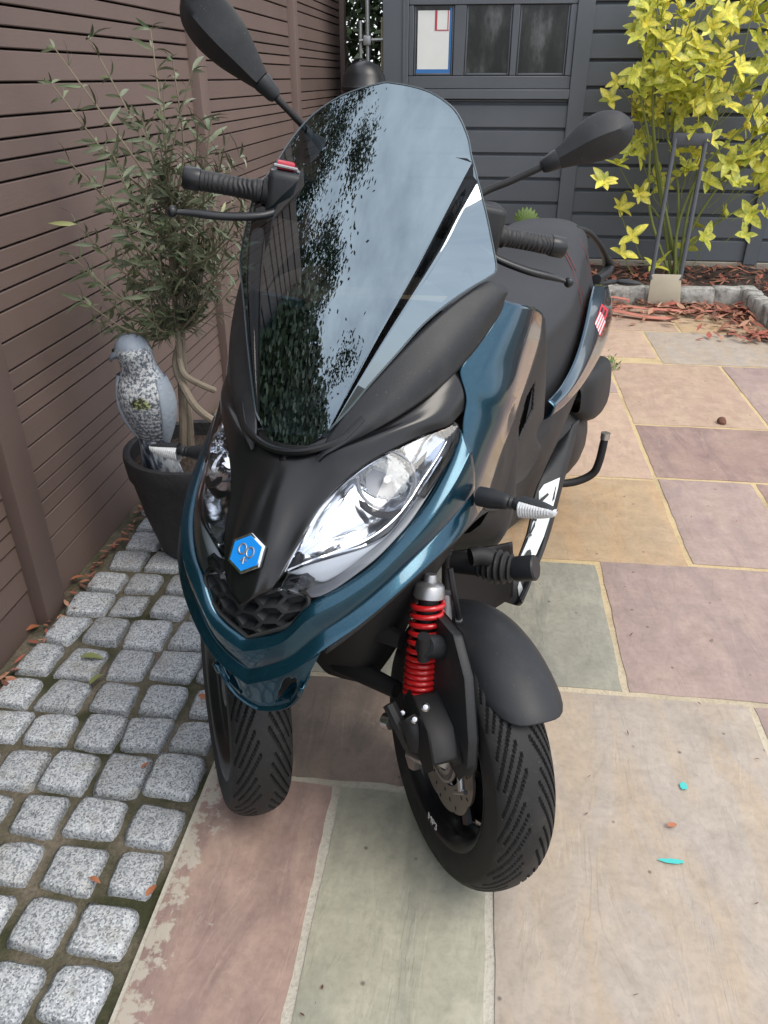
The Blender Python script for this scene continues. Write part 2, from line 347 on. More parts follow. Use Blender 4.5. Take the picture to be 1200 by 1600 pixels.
# ================================================================ GARAGE
GY = 6.10
garage = tag(empty('garage', (.6, GY, 0)), 'dark grey timber garage clad in horizontal planks with a glazed door', 'garage')
def gbox(name, x0, x1, z0, z1, y0, y1, mat=None, parent=None, bevel=.004, k=1):
    cx, cz = (x0+x1)/2, (z0+z1)/2; m = MB().box((x0-cx, y0, z0-cz), (x1-cx, y1, z1-cz))
    p = parent or garage; base = garage.location if p is garage else (garage.location+p.location)
    return m.obj(name, mat or M_GAR, p, Vector((cx, GY, cz))-base, bevel=bevel, seg=k)
gbox('wall_core', -.72, 3.6, -.02, 2.35, .06, 3.0, simple('garage_inside', (.012, .013, .014), .9), bevel=0)
gbox('corner_post', -.735, -.56, .0, 2.4, -.02, .06); gbox('trim', -.60, -.585, .0, 2.4, -.028, -.0205, bevel=.002)
gbox('door_post', .545, .655, .0, 2.4, -.025, .06)
gbox('corner_post', 1.92, 2.02, .10, 2.4, -.03, .06)
def plank(x0, x1, z0, z1, parent=None):
    cx, cz = (x0+x1)/2, (z0+z1)/2; hw, hh = (x1-x0)/2, (z1-z0)/2
    m = MB(); pr = [(.058, -hh+.002), (-.004, -hh+.002), (-.008, -hh+.008), (-.006, hh-.022), (.014, hh-.008), (.016, hh-.001), (.058, hh-.001)]
    V = [(-hw, y, z) for y, z in pr]+[(hw, y, z) for y, z in pr]; n = len(pr)
    m.add(V, [tuple(range(n)), tuple(range(n, 2*n))[::-1]]+[(i, n+i, n+(i+1) % n, (i+1) % n) for i in range(n)])
    p = parent or garage; base = garage.location if p is garage else (garage.location+p.location)
    return m.obj('plank', M_GAR, p, Vector((cx, GY, cz))-base, sharp=25)
zz = .115
while zz < 2.3:
    plank(.655, 1.92, zz, zz+.161); plank(2.02, 3.5, zz, zz+.161); zz += .161
gbox('plinth', .55, 3.6, -.05, .113, -.012, .05, M_CONC, bevel=.006)
door = empty('door', Vector((0, GY, 0))-garage.location, garage)
zz = .02
while zz < 1.10:
    plank(-.56, .545, zz, zz+.161, door); zz += .161
gbox('sill', -.56, .545, 1.165, 1.225, -.03, .05, parent=door)
gbox('rail', -.56, .545, 1.227, 1.305, -.012, .05, parent=door); gbox('rail', -.56, .545, 1.715, 1.80, -.012, .05, parent=door); gbox('rail', -.56, .545, 1.802, 2.3, -.008, .05, parent=door)
gbox('rail', -.56, .545, zz+.002, 1.163, -.004, .05, parent=door)
for x0, x1 in ((-.56, -.525), (-.255, -.177), (.13, .175), (.502, .545)): gbox('mullion', x0, x1, 1.3065, 1.7135, -.010, .05, parent=door)
def m_pane():
    m, nt, b = base_mat('reflection_glass', (.02, .022, .024), .08, spec=.3); v = coords(nt, (2.5, 1, 1), True); n = noise_t(nt, v, 3.5, 5, .6)
    nt.links.new(ramp(nt, n, [(.40, (.006, .008, .007)), (.55, (.03, .032, .03)), (.72, (.13, .135, .14))]), b.inputs['Base Color']); nt.links.new(mr(nt, n, .05, .3), b.inputs['Roughness']); return m  # pale noise in the colour stands in for smoky reflections
M_PANE = m_pane()
panes = []
for x0, x1 in ((-.523, -.257), (-.175, .128), (.177, .50)):
    p = gbox('pane', x0, x1, 1.308, 1.712, .012, .02, M_PANE, door, bevel=0); panes.append(p)
    for a in (0, 1): gbox('bead', x0 if a == 0 else x1-.012, x0+.012 if a == 0 else x1, 1.3085, 1.7115, .0, .0115, parent=door, bevel=.003)
    gbox('bead', x0+.0125, x1-.0125, 1.3085, 1.322, -.001, .0115, parent=door, bevel=.003)
M_PAPER = simple('paper', (.72, .74, .70), .7, var=.08); M_TAPE = simple('blue_tape', (.03, .16, .42), .6, var=.15); M_REDP = simple('red_print', (.42, .05, .07), .6)
M_MIRR = simple('oldglass_front', (.5, .5, .5), .2)
gbox('paper_sheet', -.50, -.287, 1.345, 1.685, .004, .0055, M_PAPER, door, bevel=0)
gbox('tape', -.285, -.272, 1.345, 1.70, .0040, .0062, M_TAPE, door, bevel=0); gbox('tape', -.508, -.272, 1.322, 1.3445, .0040, .0062, M_TAPE, door, bevel=0)
gbox('red_line', -.385, -.37, 1.57, 1.685, .002, .0036, M_REDP, door, bevel=0); gbox('red_line', -.3695, -.29, 1.57, 1.576, .002, .0036, M_REDP, door, bevel=0); gbox('red_line', -.30, -.294, 1.5765, 1.685, .002, .0036, M_REDP, door, bevel=0)
gbox('roof', -.85, 3.7, 2.41, 2.5, -.12, 3.1, simple('felt', (.03, .03, .03), .95), bevel=.01)
# rods and black drum in the gap beside the garage
M_GALV = simple('galvanised', (.42, .43, .42), .45, metal=.7, var=.2)
pole = tag(empty('clothes_post', (-.86, 6.25, 0)), 'thin pale metal pole with a clamp and short crossbar beside garage corner', 'pole')
MB().tube([(0, 0, -.05), (0, 0, 2.3)], .016, 10).obj('pole', M_GALV, pole); MB().tube([(-.055, .02, -.05), (-.055, .02, 1.64)], .013, 8).obj('short_rod', M_GALV, pole)
MB().tube([(-.06, 0, 1.52), (.12, 0, 1.525)], .010, 8).obj('crossbar', M_GALV, pole); MB().box((-.03, -.03, 1.49), (.025, .03, 1.55)).obj('clamp', M_GALV, pole, bevel=.008)
cane = tag(MB().tube([(-.775, 6.3, -.05), (-.772, 6.31, 1.0), (-.765, 6.3, 1.66)], .009, 8).obj('bamboo_cane', simple('cane', (.42, .36, .22), .6, var=.2)), 'pale bamboo cane standing upright in the gap by the garage', 'cane')
M_BLKPL = simple('black_plastic', (.012, .013, .015), .35, grain=.2, var=.2)
drum = tag(empty('black_drum', (-.83, 5.83, 0)), 'black domed plastic drum with a raised rim by the garage corner', 'drum')
prof = [(.02, -.05), (.125, -.05), (.15, .3), (.155, .6), (.15, 1.1), (.142, 1.22)]
MB().lathe(prof, n=40).obj('body', M_BLKPL, drum)
MB().lathe([(.142, 1.22), (.158, 1.225), (.16, 1.24), (.15, 1.25), (.135, 1.31), (.10, 1.362), (.05, 1.388), (.0, 1.395)], n=40).obj('lid', M_BLKPL, drum)
MB().tube([(.155*math.sin(a)*.55-.03, -.02, 1.23+.175*math.cos(a)) for a in [-1.5+3.0*i/20 for i in range(21)]], .006, 8).obj('lid_strap', M_BLKPL, drum)
# ================================================================ PLANTING BED
bed = MB()
def bedz(x, y): return .075+.018*noise.noise((x*3, y*3, 2))+.008*noise.noise((x*14, y*14, 5))
bed.grid([[Vector((x, y, bedz(x, y))) for x in [.2+3.4*i/70 for i in range(71)]] for y in [5.30+.78*j/18 for j in range(19)]])
bed.grid([[Vector((x, y, bedz(x, y))) for x in [1.84+1.76*i/36 for i in range(37)]] for y in [3.6+1.7*j/36 for j in range(37)]])
tag(bed.obj('soil_bed', M_SOIL, fix=False), kind='structure')
def m_kerb():
    m, nt, b = base_mat('old_granite', (.34, .33, .31), .85); v = coords(nt, (1, 1, 1), True); a = noise_t(nt, v, 22, 6, .7); c = ramp(nt, a, [(.3, (.10, .095, .08)), (.45, (.30, .29, .26)), (.7, (.52, .51, .48))])
    nt.links.new(c, b.inputs['Base Color']); bump(nt, b, noise_t(nt, v, 60, 5, .7), .8, .01); return m
M_KERB = m_kerb()
kerb = tag(empty('bed_kerb', (1.2, 5.24, 0)), 'low kerb of rough grey granite blocks round the soil bed', 'kerb')
def kmesh(k):
    bm = bmesh.new(); bmesh.ops.create_cube(bm, size=1); bmesh.ops.subdivide_edges(bm, edges=bm.edges, cuts=2, use_grid_fill=True)
    for v in bm.verts:
        v.co = v.co*.93+v.co.normalized()*.05+Vector((noise.noise(v.co*2.3+Vector((k*7, 0, 0))), noise.noise(v.co*2.3+Vector((0, k*7, 3))), noise.noise(v.co*2.3+Vector((4, 0, k*7)))))*.07
    me = bpy.data.meshes.new('kerb_block'); bm.to_mesh(me); bm.free(); me.materials.append(M_KERB); me.polygons.foreach_set('use_smooth', [True]*len(me.polygons)); return me
KM = [kmesh(k) for k in range(5)]
def kb(x, y, rz, sx):
    o = link('kerb_block', random.choice(KM), kerb)
    o.matrix_local = Matrix.Translation(Vector((x, y, .045+random.uniform(-.006, .006)))-kerb.location) @ Matrix.Rotation(rz+random.uniform(-.05, .05), 4, 'Z') @ Matrix.Diagonal((sx, .10, .125, 1))
x = .25
while x < 1.66:
    s = random.uniform(.17, .24); kb(x+s/2, 5.27+.02*(x-.3), .02, s-.006); x += s
y = 5.36
while y > 3.7:
    s = random.uniform(.10, .14); kb(1.74+(5.36-y)*.05, y-s/2, math.pi/2, s-.006); y -= s
# litter
M_BARK = []
for i, c in enumerate([(.26, .085, .055), (.33, .14, .085), (.40, .22, .14), (.14, .06, .04), (.34, .10, .07)]): M_BARK.append(simple('bark%d' % i, c, .8, var=.35))
def chips(name, n, fn, sizes, mats, seed, kind='stuff', parent=None):
    rs = random.Random(seed); V = []; Fc = []; mi = []
    for _ in range(n):
        x, y, z = fn(rs); L = rs.uniform(*sizes); wd = L*rs.uniform(.12, .38); a = rs.uniform(0, 6.28); tilt = rs.uniform(-.35, .35); cu = rs.uniform(-.2, .3)*L
        d = Vector((math.cos(a)*math.cos(tilt), math.sin(a)*math.cos(tilt), math.sin(tilt))); s_ = Vector((-math.sin(a), math.cos(a), rs.uniform(-.4, .4))).normalized(); c = Vector((x, y, z+.006+abs(math.sin(tilt))*L/2))
        b = len(V); up = Vector((0, 0, 1))
        V += [c-d*L/2, c-s_*wd/2+up*cu*.3, c+d*L/2+up*cu*.2, c+s_*wd/2+up*cu*.3, c-d*L/4-s_*wd*.4+up*cu*.2, c+d*L/4+s_*wd*.42+up*cu*.2]
        Fc += [(b, b+4, b+1, b+3), (b+1, b+2, b+5, b+3)]; mi += [rs.randrange(len(mats))]*2
    me = mesh(name, V, Fc, mats, False); me.polygons.foreach_set('material_index', mi[:len(me.polygons)])
    o = link(name, me, parent); return o
def f_front(rs):
    y = 5.2-abs(rs.gauss(0, .16)); x = rs.choice([rs.uniform(.7, 1.72), rs.gauss(1.45, .2)]); x = min(x, 1.68)
    if rs.random() < .25: y = 5.15-rs.uniform(0, .75); x = min(1.68, 1.66-abs(rs.gauss(0, .14)))
    return x, max(y, 4.1), rs.uniform(.0, .022)
tag(chips('bark_litter', 620, f_front, (.03, .12), M_BARK, 1), 'reddish bark flakes and dry leaves heaped along the granite kerb', 'bark litter', kind='stuff')
tag(chips('bark_mulch', 1500, lambda rs: (rs.uniform(.4, 3.2), rs.uniform(5.34, 6.05), .085) if rs.random() < .6 else (rs.uniform(1.85, 2.6), rs.uniform(4.2, 5.4), .085), (.03, .10), [M_BARK[3], M_BARK[3], M_BARK[0], M_BARK[1]], 2), 'dark brown bark mulch covering the soil bed', 'mulch', kind='stuff')
tag(chips('fence_litter', 260, lambda rs: (-1.115+abs(rs.gauss(0, .018)), rs.uniform(.7, 4), -.008), (.015, .05), M_BARK+[M_SOIL], 3), 'small dry leaves and debris gathered along the foot of the fence', 'leaf litter', kind='stuff')
M_STRIP = simple('palm_strip', (.46, .17, .12), .6, var=.3)
def strip_obj(p, lab, wd=.02):
    pts = cr(p, 14); m = MB(); rows = []
    for i, q in enumerate(pts):
        t = (pts[min(i+1, 13)]-pts[max(i-1, 0)]).normalized(); s_ = t.cross(Vector((0, 0, 1))).normalized(); k = wd*min(1, .25+min(i, 13-i)*.35)
        rows.append([q-s_*k, q-s_*k*.4+Vector((0, 0, .006)), q+s_*k*.4+Vector((0, 0, .007)), q+s_*k])
    o = m.grid(rows).obj('dry_strip', M_STRIP, fix=False); md = o.modifiers.new('s', 'SOLIDIFY'); md.thickness = .002; return tag(o, lab, 'dry leaf')
strip_obj([(.62, 5.06, .03), (.95, 5.02, .034), (1.25, 5.0, .025), (1.52, 5.03, .02)], 'longest flat pink dry strip lying across the foot of the plate', .022)
strip_obj([(.66, 4.98, .02), (.86, 4.93, .03), (1.02, 4.86, .02), (1.2, 4.83, .015)], 'ragged pink dry strip bending towards the sandstone paving', .03)
strip_obj([(.7, 5.12, .03), (.84, 5.15, .06), (.98, 5.13, .05)], 'short arched pink dry strip touching the kerb', .018)
# fallen leaves on the paving
def leaf_mesh(name, L, wd, mat, curl=.15, nseg=6):
    rows = []
    for i in range(nseg+1):
        t = i/nseg; k = math.sin(math.pi*min(1, t**.8))**.8*wd/2 if 0 < t < 1 else wd*.03
        z = -curl*L*(t-.3)**2
        rows.append([Vector((-k, L*t, z+k*.22)), Vector((0, L*t, z)), Vector((k, L*t, z+k*.22))])
    return MB().grid(rows).me(name, mat, fix=False, sharp=80)
M_DRY = simple('dry_leaf', (.36, .13, .06), .6, var=.3); M_DRYG = simple('green_leaf_fallen', (.22, .25, .09), .6, var=.3); M_BLUE = simple('turquoise_paint', (.06, .5, .46), .6)
def gp(x, y, z=0.0):
    d = Vector((x-600, -(y-800), -F_PX)); r = cam.rotation_euler.to_matrix() @ d; t = (z-H)/r.z; return Vector((r.x*t, r.y*t, z))
for (x, y, L, a, mt, lab) in [(1042, 1290, .026, 1.2, M_DRY, 'small orange brown leaf lying on the large beige paver'), (512, 0, 0, 0, None, None), (228, 1400, .030, .3, M_DRY, 'brown leaf in the joint between setts and pink paver'), (310, 1085, .035, 2, M_DRY, 'curled orange leaf in the mossy joint by the wheel'),
   (125, 1025, .06, 1.4, M_DRYG, 'pale green fallen leaf lying flat on a granite sett'), (140, 1068, .05, .3, M_DRYG, 'slim green fallen leaf standing in a sett joint'), (220, 1200, .022, .6, M_DRY, 'tiny tan leaf at the corner of a sett'), (140, 1370, .026, 1.9, M_DRY, 'dark reddish leaf between two setts'), (180, 845, .05, 1.0, M_DRY, 'orange leaf on the sett beside the black pot'),
   (110, 905, .05, .8, M_DRY, 'red brown leaf wedged against the fence foot'), (38, 985, .05, .4, M_DRY, 'orange leaf heap topmost at the fence post foot')]:
    if mt is None: continue
    p = gp(x, y, .008); o = link('fallen_leaf', leaf_mesh('fallen_leaf', L, L*.4, mt, .4)); o.location = p; o.rotation_euler = (random.uniform(-.15, .15), random.uniform(-.3, .3), -a); tag(o, lab, 'leaf', 'fallen leaves on the paving')
for (x, y, sx, sy, lab) in [(1050, 1345, .028, .006, 'turquoise paint streak on the beige paver'), (1068, 1228, .009, .012, 'faint turquoise paint dab on the beige paver')]:
    p = gp(x, y, .0045); rs = random.Random(x); n = 18
    m = MB(); m.add([Vector((math.cos(a)*sx*(.7+.3*rs.random()), math.sin(a)*sy*(.6+.4*rs.random()), 0)) for a in [6.283*i/n for i in range(n)]], [tuple(range(n))]); tag(m.obj('paint_mark', M_BLUE, None, p, fix=False), lab, 'paint mark')
for i, (x, y, s, lab) in enumerate([(1128, 658, .020, 'round brown seed pod in the joint between two pinkish pavers')]):
    p = gp(x, y, .01); bm = bmesh.new(); bmesh.ops.create_icosphere(bm, subdivisions=2, radius=s)
    for v in bm.verts: v.co *= 1+.25*noise.noise(v.co*60)
    me = bpy.data.meshes.new('seed_pod'); bm.to_mesh(me); bm.free(); me.materials.append(M_BARK[3]); tag(link('seed_pod', me, None, p), lab, 'seed pod')
tag(chips('paving_debris', 170, lambda rs: (rs.uniform(-.5, 1.7), rs.uniform(.6, 4.6), -.002), (.004, .016), [M_BARK[3], M_BARK[3], M_BARK[0]], 5), 'tiny specks of twig and grit scattered over the paving', 'debris', kind='stuff')
# weed in the joint
M_WEED = simple('weed_green', (.10, .16, .03), .6, var=.4)
wp = gp(957, 568, 0); m = MB(); rs = random.Random(4)
for i in range(70):
    a = rs.uniform(0, 6.28); L = rs.uniform(.012, .028); b0 = wp+Vector((rs.gauss(0, .012), rs.gauss(0, .06), 0)); d = Vector((math.cos(a)*.7, math.sin(a)*.7, rs.uniform(.4, 1))).normalized(); s_ = d.cross(Vector((0, 0, 1))).normalized()*L*.22
    m.add([b0, b0+d*L*.5-s_, b0+d*L, b0+d*L*.5+s_], [(0, 1, 2, 3)])
for v in m.V: v -= wp
tag(m.obj('weed', M_WEED, None, wp, fix=False), 'small green weed growing in the mossy paving joint', 'weed', kind='stuff')
# ================================================================ PLATE WITH TWO RODS
tool = tag(empty('plate_stand', (1.19, 5.17, 0)), 'beige plate with two tall grey rods and a top bar leaning by yellow shrub', 'garden tool')
M_ROD = simple('grey_rod', (.075, .08, .09), .5, metal=.3, var=.2); M_PLATE = simple('beige_plate', (.40, .36, .27), .75, var=.15, grain=.3)
m = MB().prism([(-.093, 0), (.10, 0), (.115, .005), (.095, .205), (-.075, .205), (-.09, .2)], Matrix.Rotation(R(90-8), 4, 'X'), .014); m.obj('plate', M_PLATE, tool, bevel=.003)
MB().tube([(-.088, .02, .17), (-.03, .27, .98)], .014, 8).obj('rod', M_ROD, tool); MB().tube([(.092, .02, .17), (.155, .27, .98)], .014, 8).obj('rod', M_ROD, tool)
MB().box((-.05, .255, .93), (.185, .285, 1.0)).obj('top_bar', M_ROD, tool, bevel=.006)
# ================================================================ SPOTTED LAUREL
def m_aucuba():
    m, nt, b = base_mat('laurel_leaf', (.5, .5, .05), .42); v = coords(nt, (1, 1, 1)); vo = N(nt, 'ShaderNodeTexVoronoi', Scale=95.0); nt.links.new(v, vo.inputs['Vector'])
    nn = noise_t(nt, v, 40, 4, .7); r_ = rnd(nt)
    y = mixc(nt, ramp(nt, nn, [(.46, (0, 0, 0)), (.66, (.85, .85, .85))]), (.92, .80, .13), (.42, .46, .06))
    sepx = nt.nodes.new('ShaderNodeSeparateXYZ'); nt.links.new(v, sepx.inputs[0]); ab = N(nt, 'ShaderNodeMath', operation='ABSOLUTE'); nt.links.new(sepx.outputs['X'], ab.inputs[0])
    ed = N(nt, 'ShaderNodeMapRange'); ed.inputs['From Min'].default_value = .010; ed.inputs['From Max'].default_value = .021; nt.links.new(ab.outputs[0], ed.inputs['Value'])
    ml = N(nt, 'ShaderNodeMath', operation='MULTIPLY'); nt.links.new(ed.outputs['Result'], ml.inputs[0]); nt.links.new(nn, ml.inputs[1])
    y = mixc(nt, ml.outputs[0], y, (.16, .26, .03)); gr = ramp(nt, r_, [(.80, (0, 0, 0)), (.96, (.7, .7, .7))]); y = mixc(nt, gr, y, (.13, .22, .025)); y = hsv(nt, y, v=mr(nt, r_, 1.15, .90))
    nt.links.new(y, b.inputs['Base Color'])
    tr = nt.nodes.new('ShaderNodeBsdfTranslucent'); nt.links.new(y, tr.inputs['Color']); ms = nt.nodes.new('ShaderNodeMixShader'); ms.inputs[0].default_value = .3
    o = nt.nodes['Material Output']; nt.links.new(b.outputs[0], ms.inputs[1]); nt.links.new(tr.outputs[0], ms.inputs[2]); nt.links.new(ms.outputs[0], o.inputs['Surface']); return m
M_AUC = m_aucuba(); M_ASTEM = simple('laurel_stem', (.17, .20, .05), .6, var=.3)
shrub = tag(empty('spotted_laurel', (1.38, 5.68, .07)), 'tall yellow leaved laurel shrub with green stems against grey garage wall', 'shrub')
def pl_at(x, y, Y):
    d = Vector((x-600, -(y-800), -F_PX)); r = cam.rotation_euler.to_matrix() @ d; t = Y/r.y; return Vector((r.x*t, Y, H+r.z*t))
leafA = [leaf_mesh('leaf', L, L*.50, M_AUC, c, 7) for L, c in ((.105, .3), (.125, .45), (.09, .2), (.115, .1))]
rs = random.Random(21); base = Vector((1.38, 5.68, .07))
stems_px = [[(1040, 430), (1035, 300), (1020, 180), (1025, 60), (1030, -40)], [(1045, 430), (1060, 300), (1040, 190), (1050, 90), (1070, -60)], [(1050, 430), (1075, 330), (1110, 200), (1150, 120), (1180, 0)], [(1042, 430), (1015, 330), (1015, 230), (1000, 150), (985, 110)],
            [(1052, 430), (1090, 340), (1140, 270), (1180, 230), (1215, 190)], [(1048, 430), (1060, 350), (1100, 260), (1160, 200), (1210, 120)], [(1044, 430), (1030, 340), (985, 300), (965, 310)], [(1048, 420), (1080, 380), (1150, 330), (1190, 320)], [(1040, 300), (1020, 170), (1080, 60), (1140, -20)]]
tips = []
for k, sp in enumerate(stems_px):
    Yk = 5.68+rs.uniform(-.2, .18); n = len(sp); pts = [pl_at(x, y, 5.68+(Yk-5.68)*i/(n-1)) for i, (x, y) in enumerate(sp)]; pts[0] = base+Vector((rs.uniform(-.04, .05), rs.uniform(-.03, .03), 0))
    q = cr(pts, 16); MB().tube([p-base for p in q], [.011*(1-i/22) for i in range(16)], 7).obj('stem', M_ASTEM, shrub)
ros = [(945, 285, 6), (968, 330, 5), (990, 370, 3), (975, 395, 3), (1000, 300, 7), (965, 130, 4), (955, 160, 4), (985, 165, 6), (1010, 150, 7), (1020, 175, 6), (1045, 150, 6), (1000, 190, 5), (1060, 140, 6), (1075, 120, 6), (1050, 85, 6), (1040, 60, 6), (1070, 55, 6), (1095, 70, 6), (1110, 40, 6), (1085, 20, 6), (1060, 15, 6), (1030, 25, 5), (1010, 40, 5), (1130, 20, 6), (1155, 35, 6), (1120, 90, 5), (1140, 80, 5), (1180, 20, 6), (1195, 60, 5), (1165, 5, 6), (1100, 5, 6), (1040, 5, 6), (1150, 110, 6), (1125, 140, 5), (1110, 160, 6), (1085, 165, 5), (1140, 165, 6), (1165, 150, 5), (1185, 175, 6), (1160, 195, 6), (1140, 215, 6), (1185, 210, 6), (1200, 230, 6), (1170, 250, 6), (1145, 255, 6), (1190, 270, 6), (1195, 300, 5), (1150, 290, 5), (1120, 250, 5), (1175, 335, 6), (1200, 340, 5), (1165, 365, 3), (1105, 285, 4), (1070, 260, 5), (1055, 240, 5), (1000, 220, 4), (1015, 235, 4), (1060, 275, 3), (1035, 110, 6), (985, 130, 5), (1005, 115, 5), (1080, 95, 5), (1015, 75, 4), (1070, 180, 4), (1030, 200, 4), (965, 255, 4), (985, 240, 4), (1085, 350, 5), (1070, 385, 4), (1100, 370, 4), (1040, 410, 4), (1020, 415, 3), (1210, 100, 6), (1215, 150, 6), (1205, 10, 6), (1220, 280, 6), (1005, 20, 4), (1000, 60, 4), (1205, 200, 5), (1125, 60, 5), (1130, 330, 4)]
cnt = 0; rest = MB()
for _ in range(85):
    ros.append((rs.uniform(985, 1215), rs.uniform(-10, 300)*(1 if rs.random() < .8 else .6), rs.choice([3, 4, 5])))
for (x, y, n) in ros:
    dp = rs.uniform(-.24, .22); c = pl_at(x+rs.uniform(-4, 4), y+rs.uniform(-4, 4), 5.66+dp); ax = Vector((rs.gauss(0, .45), -.55+rs.gauss(0, .35), rs.uniform(.1, 1))).normalized(); a0 = rs.uniform(0, 6.28)
    for i in range(n+1):
        a = a0+6.283*i/(n+1)+rs.uniform(-.25, .25); m0 = aim(c-base, ax); el = rs.uniform(.05, .75)
        d = m0.to_3x3() @ Vector((math.cos(a)*math.cos(el), math.sin(a)*math.cos(el), math.sin(el))); side = ax.cross(d).normalized(); nrm = side.cross(d).normalized(); s_ = rs.uniform(.6, 1.05)
        if nrm.dot(ax) < 0: nrm = -nrm; side = -side
        xx = d.cross(nrm)
        mw = Matrix(((xx.x*s_, d.x*s_, nrm.x*s_, c.x-base.x), (xx.y*s_, d.y*s_, nrm.y*s_, c.y-base.y), (xx.z*s_, d.z*s_, nrm.z*s_, c.z-base.z), (0, 0, 0, 1)))
        lm = rs.choice(leafA)
        if cnt < 300: link('leaf', lm, shrub, mw=mw)
        else: rest.add([mw @ v.co for v in lm.vertices], [tuple(p.vertices) for p in lm.polygons])
        cnt += 1
# twigs joining rosettes to stems
rest_o = rest.obj('foliage', M_AUC, shrub, fix=False); rest_o['kind'] = 'stuff'
tw = MB()
for (x, y, n) in ros[::1]:
    if rs.random() < .6:
        a = pl_at(x, y, 5.66)-base; b = pl_at(x+(1045-x)*.35, y+45, 5.68)-base; mid = (a+b)/2+Vector((rs.uniform(-.03, .03), 0, rs.uniform(-.05, .0))); tw.tube(cr([b, mid, a], 7), .0032, 5)
tw.obj('twigs', M_ASTEM, shrub)['kind'] = 'stuff'
gs = tag(empty('green_shoot', (.40, 5.55, .07)), 'small bright green leaf tuft showing just behind the scooter seat', 'plant')
gm = leaf_mesh('leaf', .105, .034, M_WEED, .4)
top = pl_at(822, 347, 5.55)-Vector((.40, 5.55, .07)); MB().tube([(0, 0, 0), (top.x*.6, 0, top.z*.55), top], .006, 6).obj('stem', M_ASTEM, gs)
for i in range(9):
    a = -1.3+2.6*i/8; link('leaf', gm, gs, mw=Matrix.Translation(top) @ Matrix.Rotation(-a, 4, 'Y') @ Matrix.Rotation(R(70), 4, 'X') @ Matrix.Rotation(R(180)*0, 4, 'Y'))
# ================================================================ POT, OLIVE, FALCON
POT = Vector((-.822, 2.02, 0))
def m_pot():
    m, nt, b = base_mat('pot_resin', (.018, .019, .021), .6); v = coords(nt, (1, 1, 1)); bump(nt, b, noise_t(nt, v, 55, 5, .6), .7, .006)
    nt.links.new(mixc(nt, noise_t(nt, v, 30, 4), (.012, .012, .013), (.034, .035, .038)), b.inputs['Base Color']); return m
M_POT = m_pot()
pot = tag(empty('plant_pot', POT), 'rough black tapered plant pot on the setts by the fence', 'pot')
MB().lathe([(.0, -.005), (.115, -.005), (.132, .01), (.165, .14), (.186, .26), (.194, .27), (.200, .328), (.198, .340), (.188, .343), (.178, .338), (.172, .29)], n=48).obj('body', M_POT, pot, sharp=50)
MB().lathe([(.0, .300), (.08, .304), (.175, .296)], n=32).obj('compost', M_SOIL, pot)
# olive
def m_olive():
    m, nt, b = base_mat('olive_leaf', (.07, .09, .045), .5); r_ = rnd(nt)
    c = ramp(nt, r_, [(0, (.065, .11, .05)), (.4, (.12, .165, .075)), (.7, (.19, .215, .12)), (.92, (.25, .27, .19)), (1, (.32, .34, .13))]); nt.links.new(c, b.inputs['Base Color']); return m
M_OLV = m_olive(); M_OLVS = simple('olive_foliage', (.14, .165, .095), .5, var=.5)
M_BARKO = simple('olive_bark', (.27, .225, .17), .8, grain=.7, gscale=90, var=.3, bd=.003); M_TWIG = simple('olive_twig', (.21, .18, .12), .8, var=.3)
olive = tag(empty('olive_tree', POT+Vector((0, 0, .31))), 'young olive tree with twisted stems and sparse narrow leaves in black pot', 'tree')
OB = POT+Vector((0, 0, .31))
def op(x, y, dy=0.0): return pl_at(x, y, POT.y+dy)-OB
for k, pts in enumerate([[(285, 735, 0), (286, 660, -.02), (283, 600, .0), (278, 520, .0), (270, 430, .02), (262, 330, .02)], [(300, 735, .02), (296, 660, .0), (288, 580, .015), (284, 500, .02), (282, 420, .0)]]):
    q = cr([op(*p) for p in pts], 24); q[0] = Vector((q[0].x, 0, -.02)); MB().tube(q, [.013*(1-i/40) for i in range(24)], 8).obj('trunk', M_BARKO, olive)
MB().tube(cr([op(345, 665, .0), op(310, 640, -.03), op(290, 610, -.03), op(275, 570, .0), op(283, 530, .03)], 20), .011, 8).obj('trunk', M_BARKO, olive)
MB().tube(cr([op(335, 610, .04), op(312, 600, -.0), op(288, 585, -.03), op(280, 560, .0)], 16), .009, 8).obj('trunk', M_BARKO, olive)
rs = random.Random(5); lo = [leaf_mesh('leaf', L, L*.17, M_OLV, c, 4) for L, c in ((.055, .5), (.048, .9), (.066, .3), (.042, .2))]
ends = [(x+random.uniform(-25, 25), y+random.uniform(-25, 30)) for x, y in ((175, 240), (220, 180), (190, 380), (250, 230), (300, 250), (340, 300), (360, 370), (320, 350), (260, 300), (230, 280), (300, 400), (340, 420), (210, 440), (240, 480), (270, 380), (280, 320), (240, 350), (330, 390), (370, 400), (295, 300), (225, 400), (350, 340), (265, 440), (310, 440), (385, 350), (315, 280), (275, 270))]+[(85, 75), (140, 60), (235, 45), (270, 95), (300, 110), (330, 185), (375, 245), (110, 255), (80, 130), (175, 240), (220, 180), (120, 350), (140, 430), (105, 395), (150, 500), (200, 505), (130, 470), (190, 380), (250, 230), (300, 250), (340, 300), (380, 320), (360, 370), (390, 290), (320, 350), (260, 300), (230, 280), (300, 400), (340, 420), (210, 440), (240, 480), (270, 380), (180, 330), (350, 230), (310, 190), (255, 140), (160, 290), (280, 320), (240, 350), (330, 390), (370, 400), (295, 300), (225, 400), (350, 340), (205, 340), (265, 440), (310, 440), (385, 350), (315, 280), (275, 270)]
tb = MB(); spots = []
